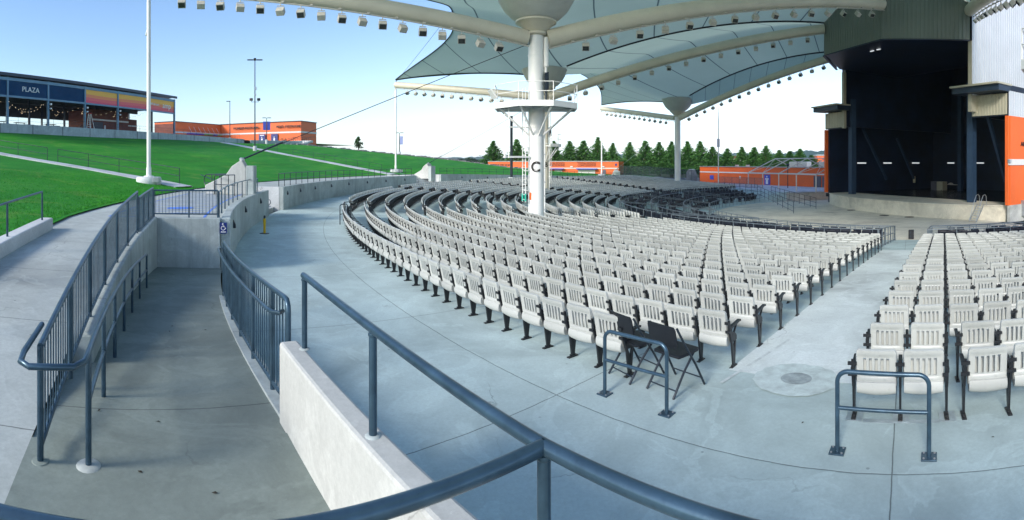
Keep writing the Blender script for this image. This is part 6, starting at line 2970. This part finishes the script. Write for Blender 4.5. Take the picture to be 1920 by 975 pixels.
# leaf litter and pebbles on the landing and aisle
t = None
for i, (x, y, z) in enumerate(((323, 620, .55), (318, 640, .5), (388, 560, .3), (297, 793, .86), (262, 885, ZL), (186, 764, .88), (1505, 793, 0), (1862, 820, 0), (385, 630, .55), (402, 926, ZL))):
    p = at(x, y, z=z)
    m = MB()
    m.add([(-.02, 0, .004), (0, -.01, .008), (.024, .004, .004), (.004, .011, .01)], [(0, 1, 2, 3), (3, 2, 1, 0)])
    o = m.build('dead_leaf', 'leaf_debris', loc=d0)
    R, ph = to_pol(p)
    o.location = p
    if 54.98 < R < 56.7:
        o.location.z = zramp(ph) + .002
    o.rotation_euler = (0, 0, random.uniform(0, 6))
    tag(o, f'tiny dark dead leaf on the concrete, {ordn(i + 1)} of the scattered ones', 'leaf', 'scattered dead leaves')

# grass along the near lawn edge
gv, gf = [], []
for _ in range(30000):
    ph = random.uniform(196, 226)
    R = R_LAWN + .15 + random.random() ** 1.7 * 9
    p = pol(R, ph)
    if math.hypot(p.x, p.y) > 34 or atan2(p.x, p.y) < -1.1:
        continue
    if R < 59.45 and ph > 212.6:
        continue
    z = zt(R, ph)
    a = random.uniform(0, 6.28)
    h = random.uniform(.025, .055)
    w_ = random.uniform(.010, .018)
    l = random.uniform(-.03, .03)
    k = len(gv)
    gv += [(p.x - w_ * cos(a), p.y - w_ * sin(a), z - .01), (p.x + w_ * cos(a), p.y + w_ * sin(a), z - .01), (p.x + l, p.y + l * .7, z + h)]
    gf.append((k, k + 1, k + 2))
m = MB()
m.v, m.f, m.mi = gv, gf, [0] * len(gf)
o = m.build('grass', 'grass_blade')
tag(o, 'short mown grass blades on the lower lawn', 'grass', kind='stuff')

# ------------------------------------------------------------------ sky, sun, camera
SUN_EL, SUN_AZ = radians(27), radians(222)     # azimuth measured clockwise from +Y
world = bpy.data.worlds.new('World')
scene.world = world
world.use_nodes = True
nt = world.node_tree
bg = nt.nodes['Background']
sky = nt.nodes.new('ShaderNodeTexSky')
sky.sky_type = 'NISHITA'
sky.sun_disc = False
sky.sun_elevation = SUN_EL
sky.sun_rotation = SUN_AZ
sky.air_density = 1.0
sky.dust_density = 1.2
sky.ozone_density = 2.6
# thin bright haze low in the sky, strongest beyond the stage
tc = nt.nodes.new('ShaderNodeTexCoord')
sp3 = nt.nodes.new('ShaderNodeSeparateXYZ')
nt.links.new(tc.outputs['Generated'], sp3.inputs[0])


def wm(op, a, b=None):
    nd = nt.nodes.new('ShaderNodeMath')
    nd.operation = op
    for i_, v_ in enumerate((a, b)):
        if v_ is None:
            continue
        if isinstance(v_, (int, float)):
            nd.inputs[i_].default_value = v_
        else:
            nt.links.new(v_, nd.inputs[i_])
    return nd.outputs[0]


low = wm('POWER', 2.718, wm('MULTIPLY', wm('ABSOLUTE', sp3.outputs[2]), -7.5))
side = wm('ADD', wm('MULTIPLY', sp3.outputs[0], .60), .62)
fac = wm('MINIMUM', wm('MAXIMUM', wm('MULTIPLY', low, side), 0.0), .95)
mx = nt.nodes.new('ShaderNodeMix')
mx.data_type = 'RGBA'
nt.links.new(fac, mx.inputs[0])
hsv = nt.nodes.new('ShaderNodeHueSaturation')
hsv.inputs['Saturation'].default_value = 1.12
hsv.inputs['Value'].default_value = .94
hsv.inputs['Hue'].default_value = .503
nt.links.new(sky.outputs[0], hsv.inputs['Color'])
nt.links.new(hsv.outputs[0], mx.inputs[6])
mx.inputs[7].default_value = (5.6, 6.2, 6.7, 1)
nt.links.new(mx.outputs[2], bg.inputs['Color'])
bg.inputs['Strength'].default_value = .15
sd = bpy.data.lights.new('sun', 'SUN')
sd.energy = 2.0
sd.angle = radians(14)
sd.color = (1, .95, .88)
so_ = bpy.data.objects.new('sun', sd)
COL.objects.link(so_)
dirv = Vector((sin(SUN_AZ) * cos(SUN_EL), cos(SUN_AZ) * cos(SUN_EL), sin(SUN_EL)))
so_.rotation_euler = (-dirv).to_track_quat('-Z', 'Y').to_euler()

cd = bpy.data.cameras.new('camera')
cam = bpy.data.objects.new('camera', cd)
COL.objects.link(cam)
scene.camera = cam
cam.location = (0, 0, EYE)
cam.rotation_euler = (pi / 2, 0, 0)
cd.type = 'PANO'
cd.panorama_type = 'CENTRAL_CYLINDRICAL'
cd.central_cylindrical_range_u_min = -960 / F
cd.central_cylindrical_range_u_max = 960 / F
cd.central_cylindrical_range_v_min = -(975 - HY) / F
cd.central_cylindrical_range_v_max = HY / F
cd.central_cylindrical_radius = 1.0
cd.clip_start = .05
cd.clip_end = 20000

scene.render.engine = 'CYCLES'
scene.cycles.use_denoising = True
scene.cycles.max_bounces = 6
scene.cycles.diffuse_bounces = 3
scene.cycles.transparent_max_bounces = 8
vs_ = scene.view_settings
scene.display_settings.display_device = 'sRGB'
vs_.view_transform = 'Standard'
vs_.look = 'None'
vs_.exposure = .9
vs_.gamma = 1
vs_.use_curve_mapping = False
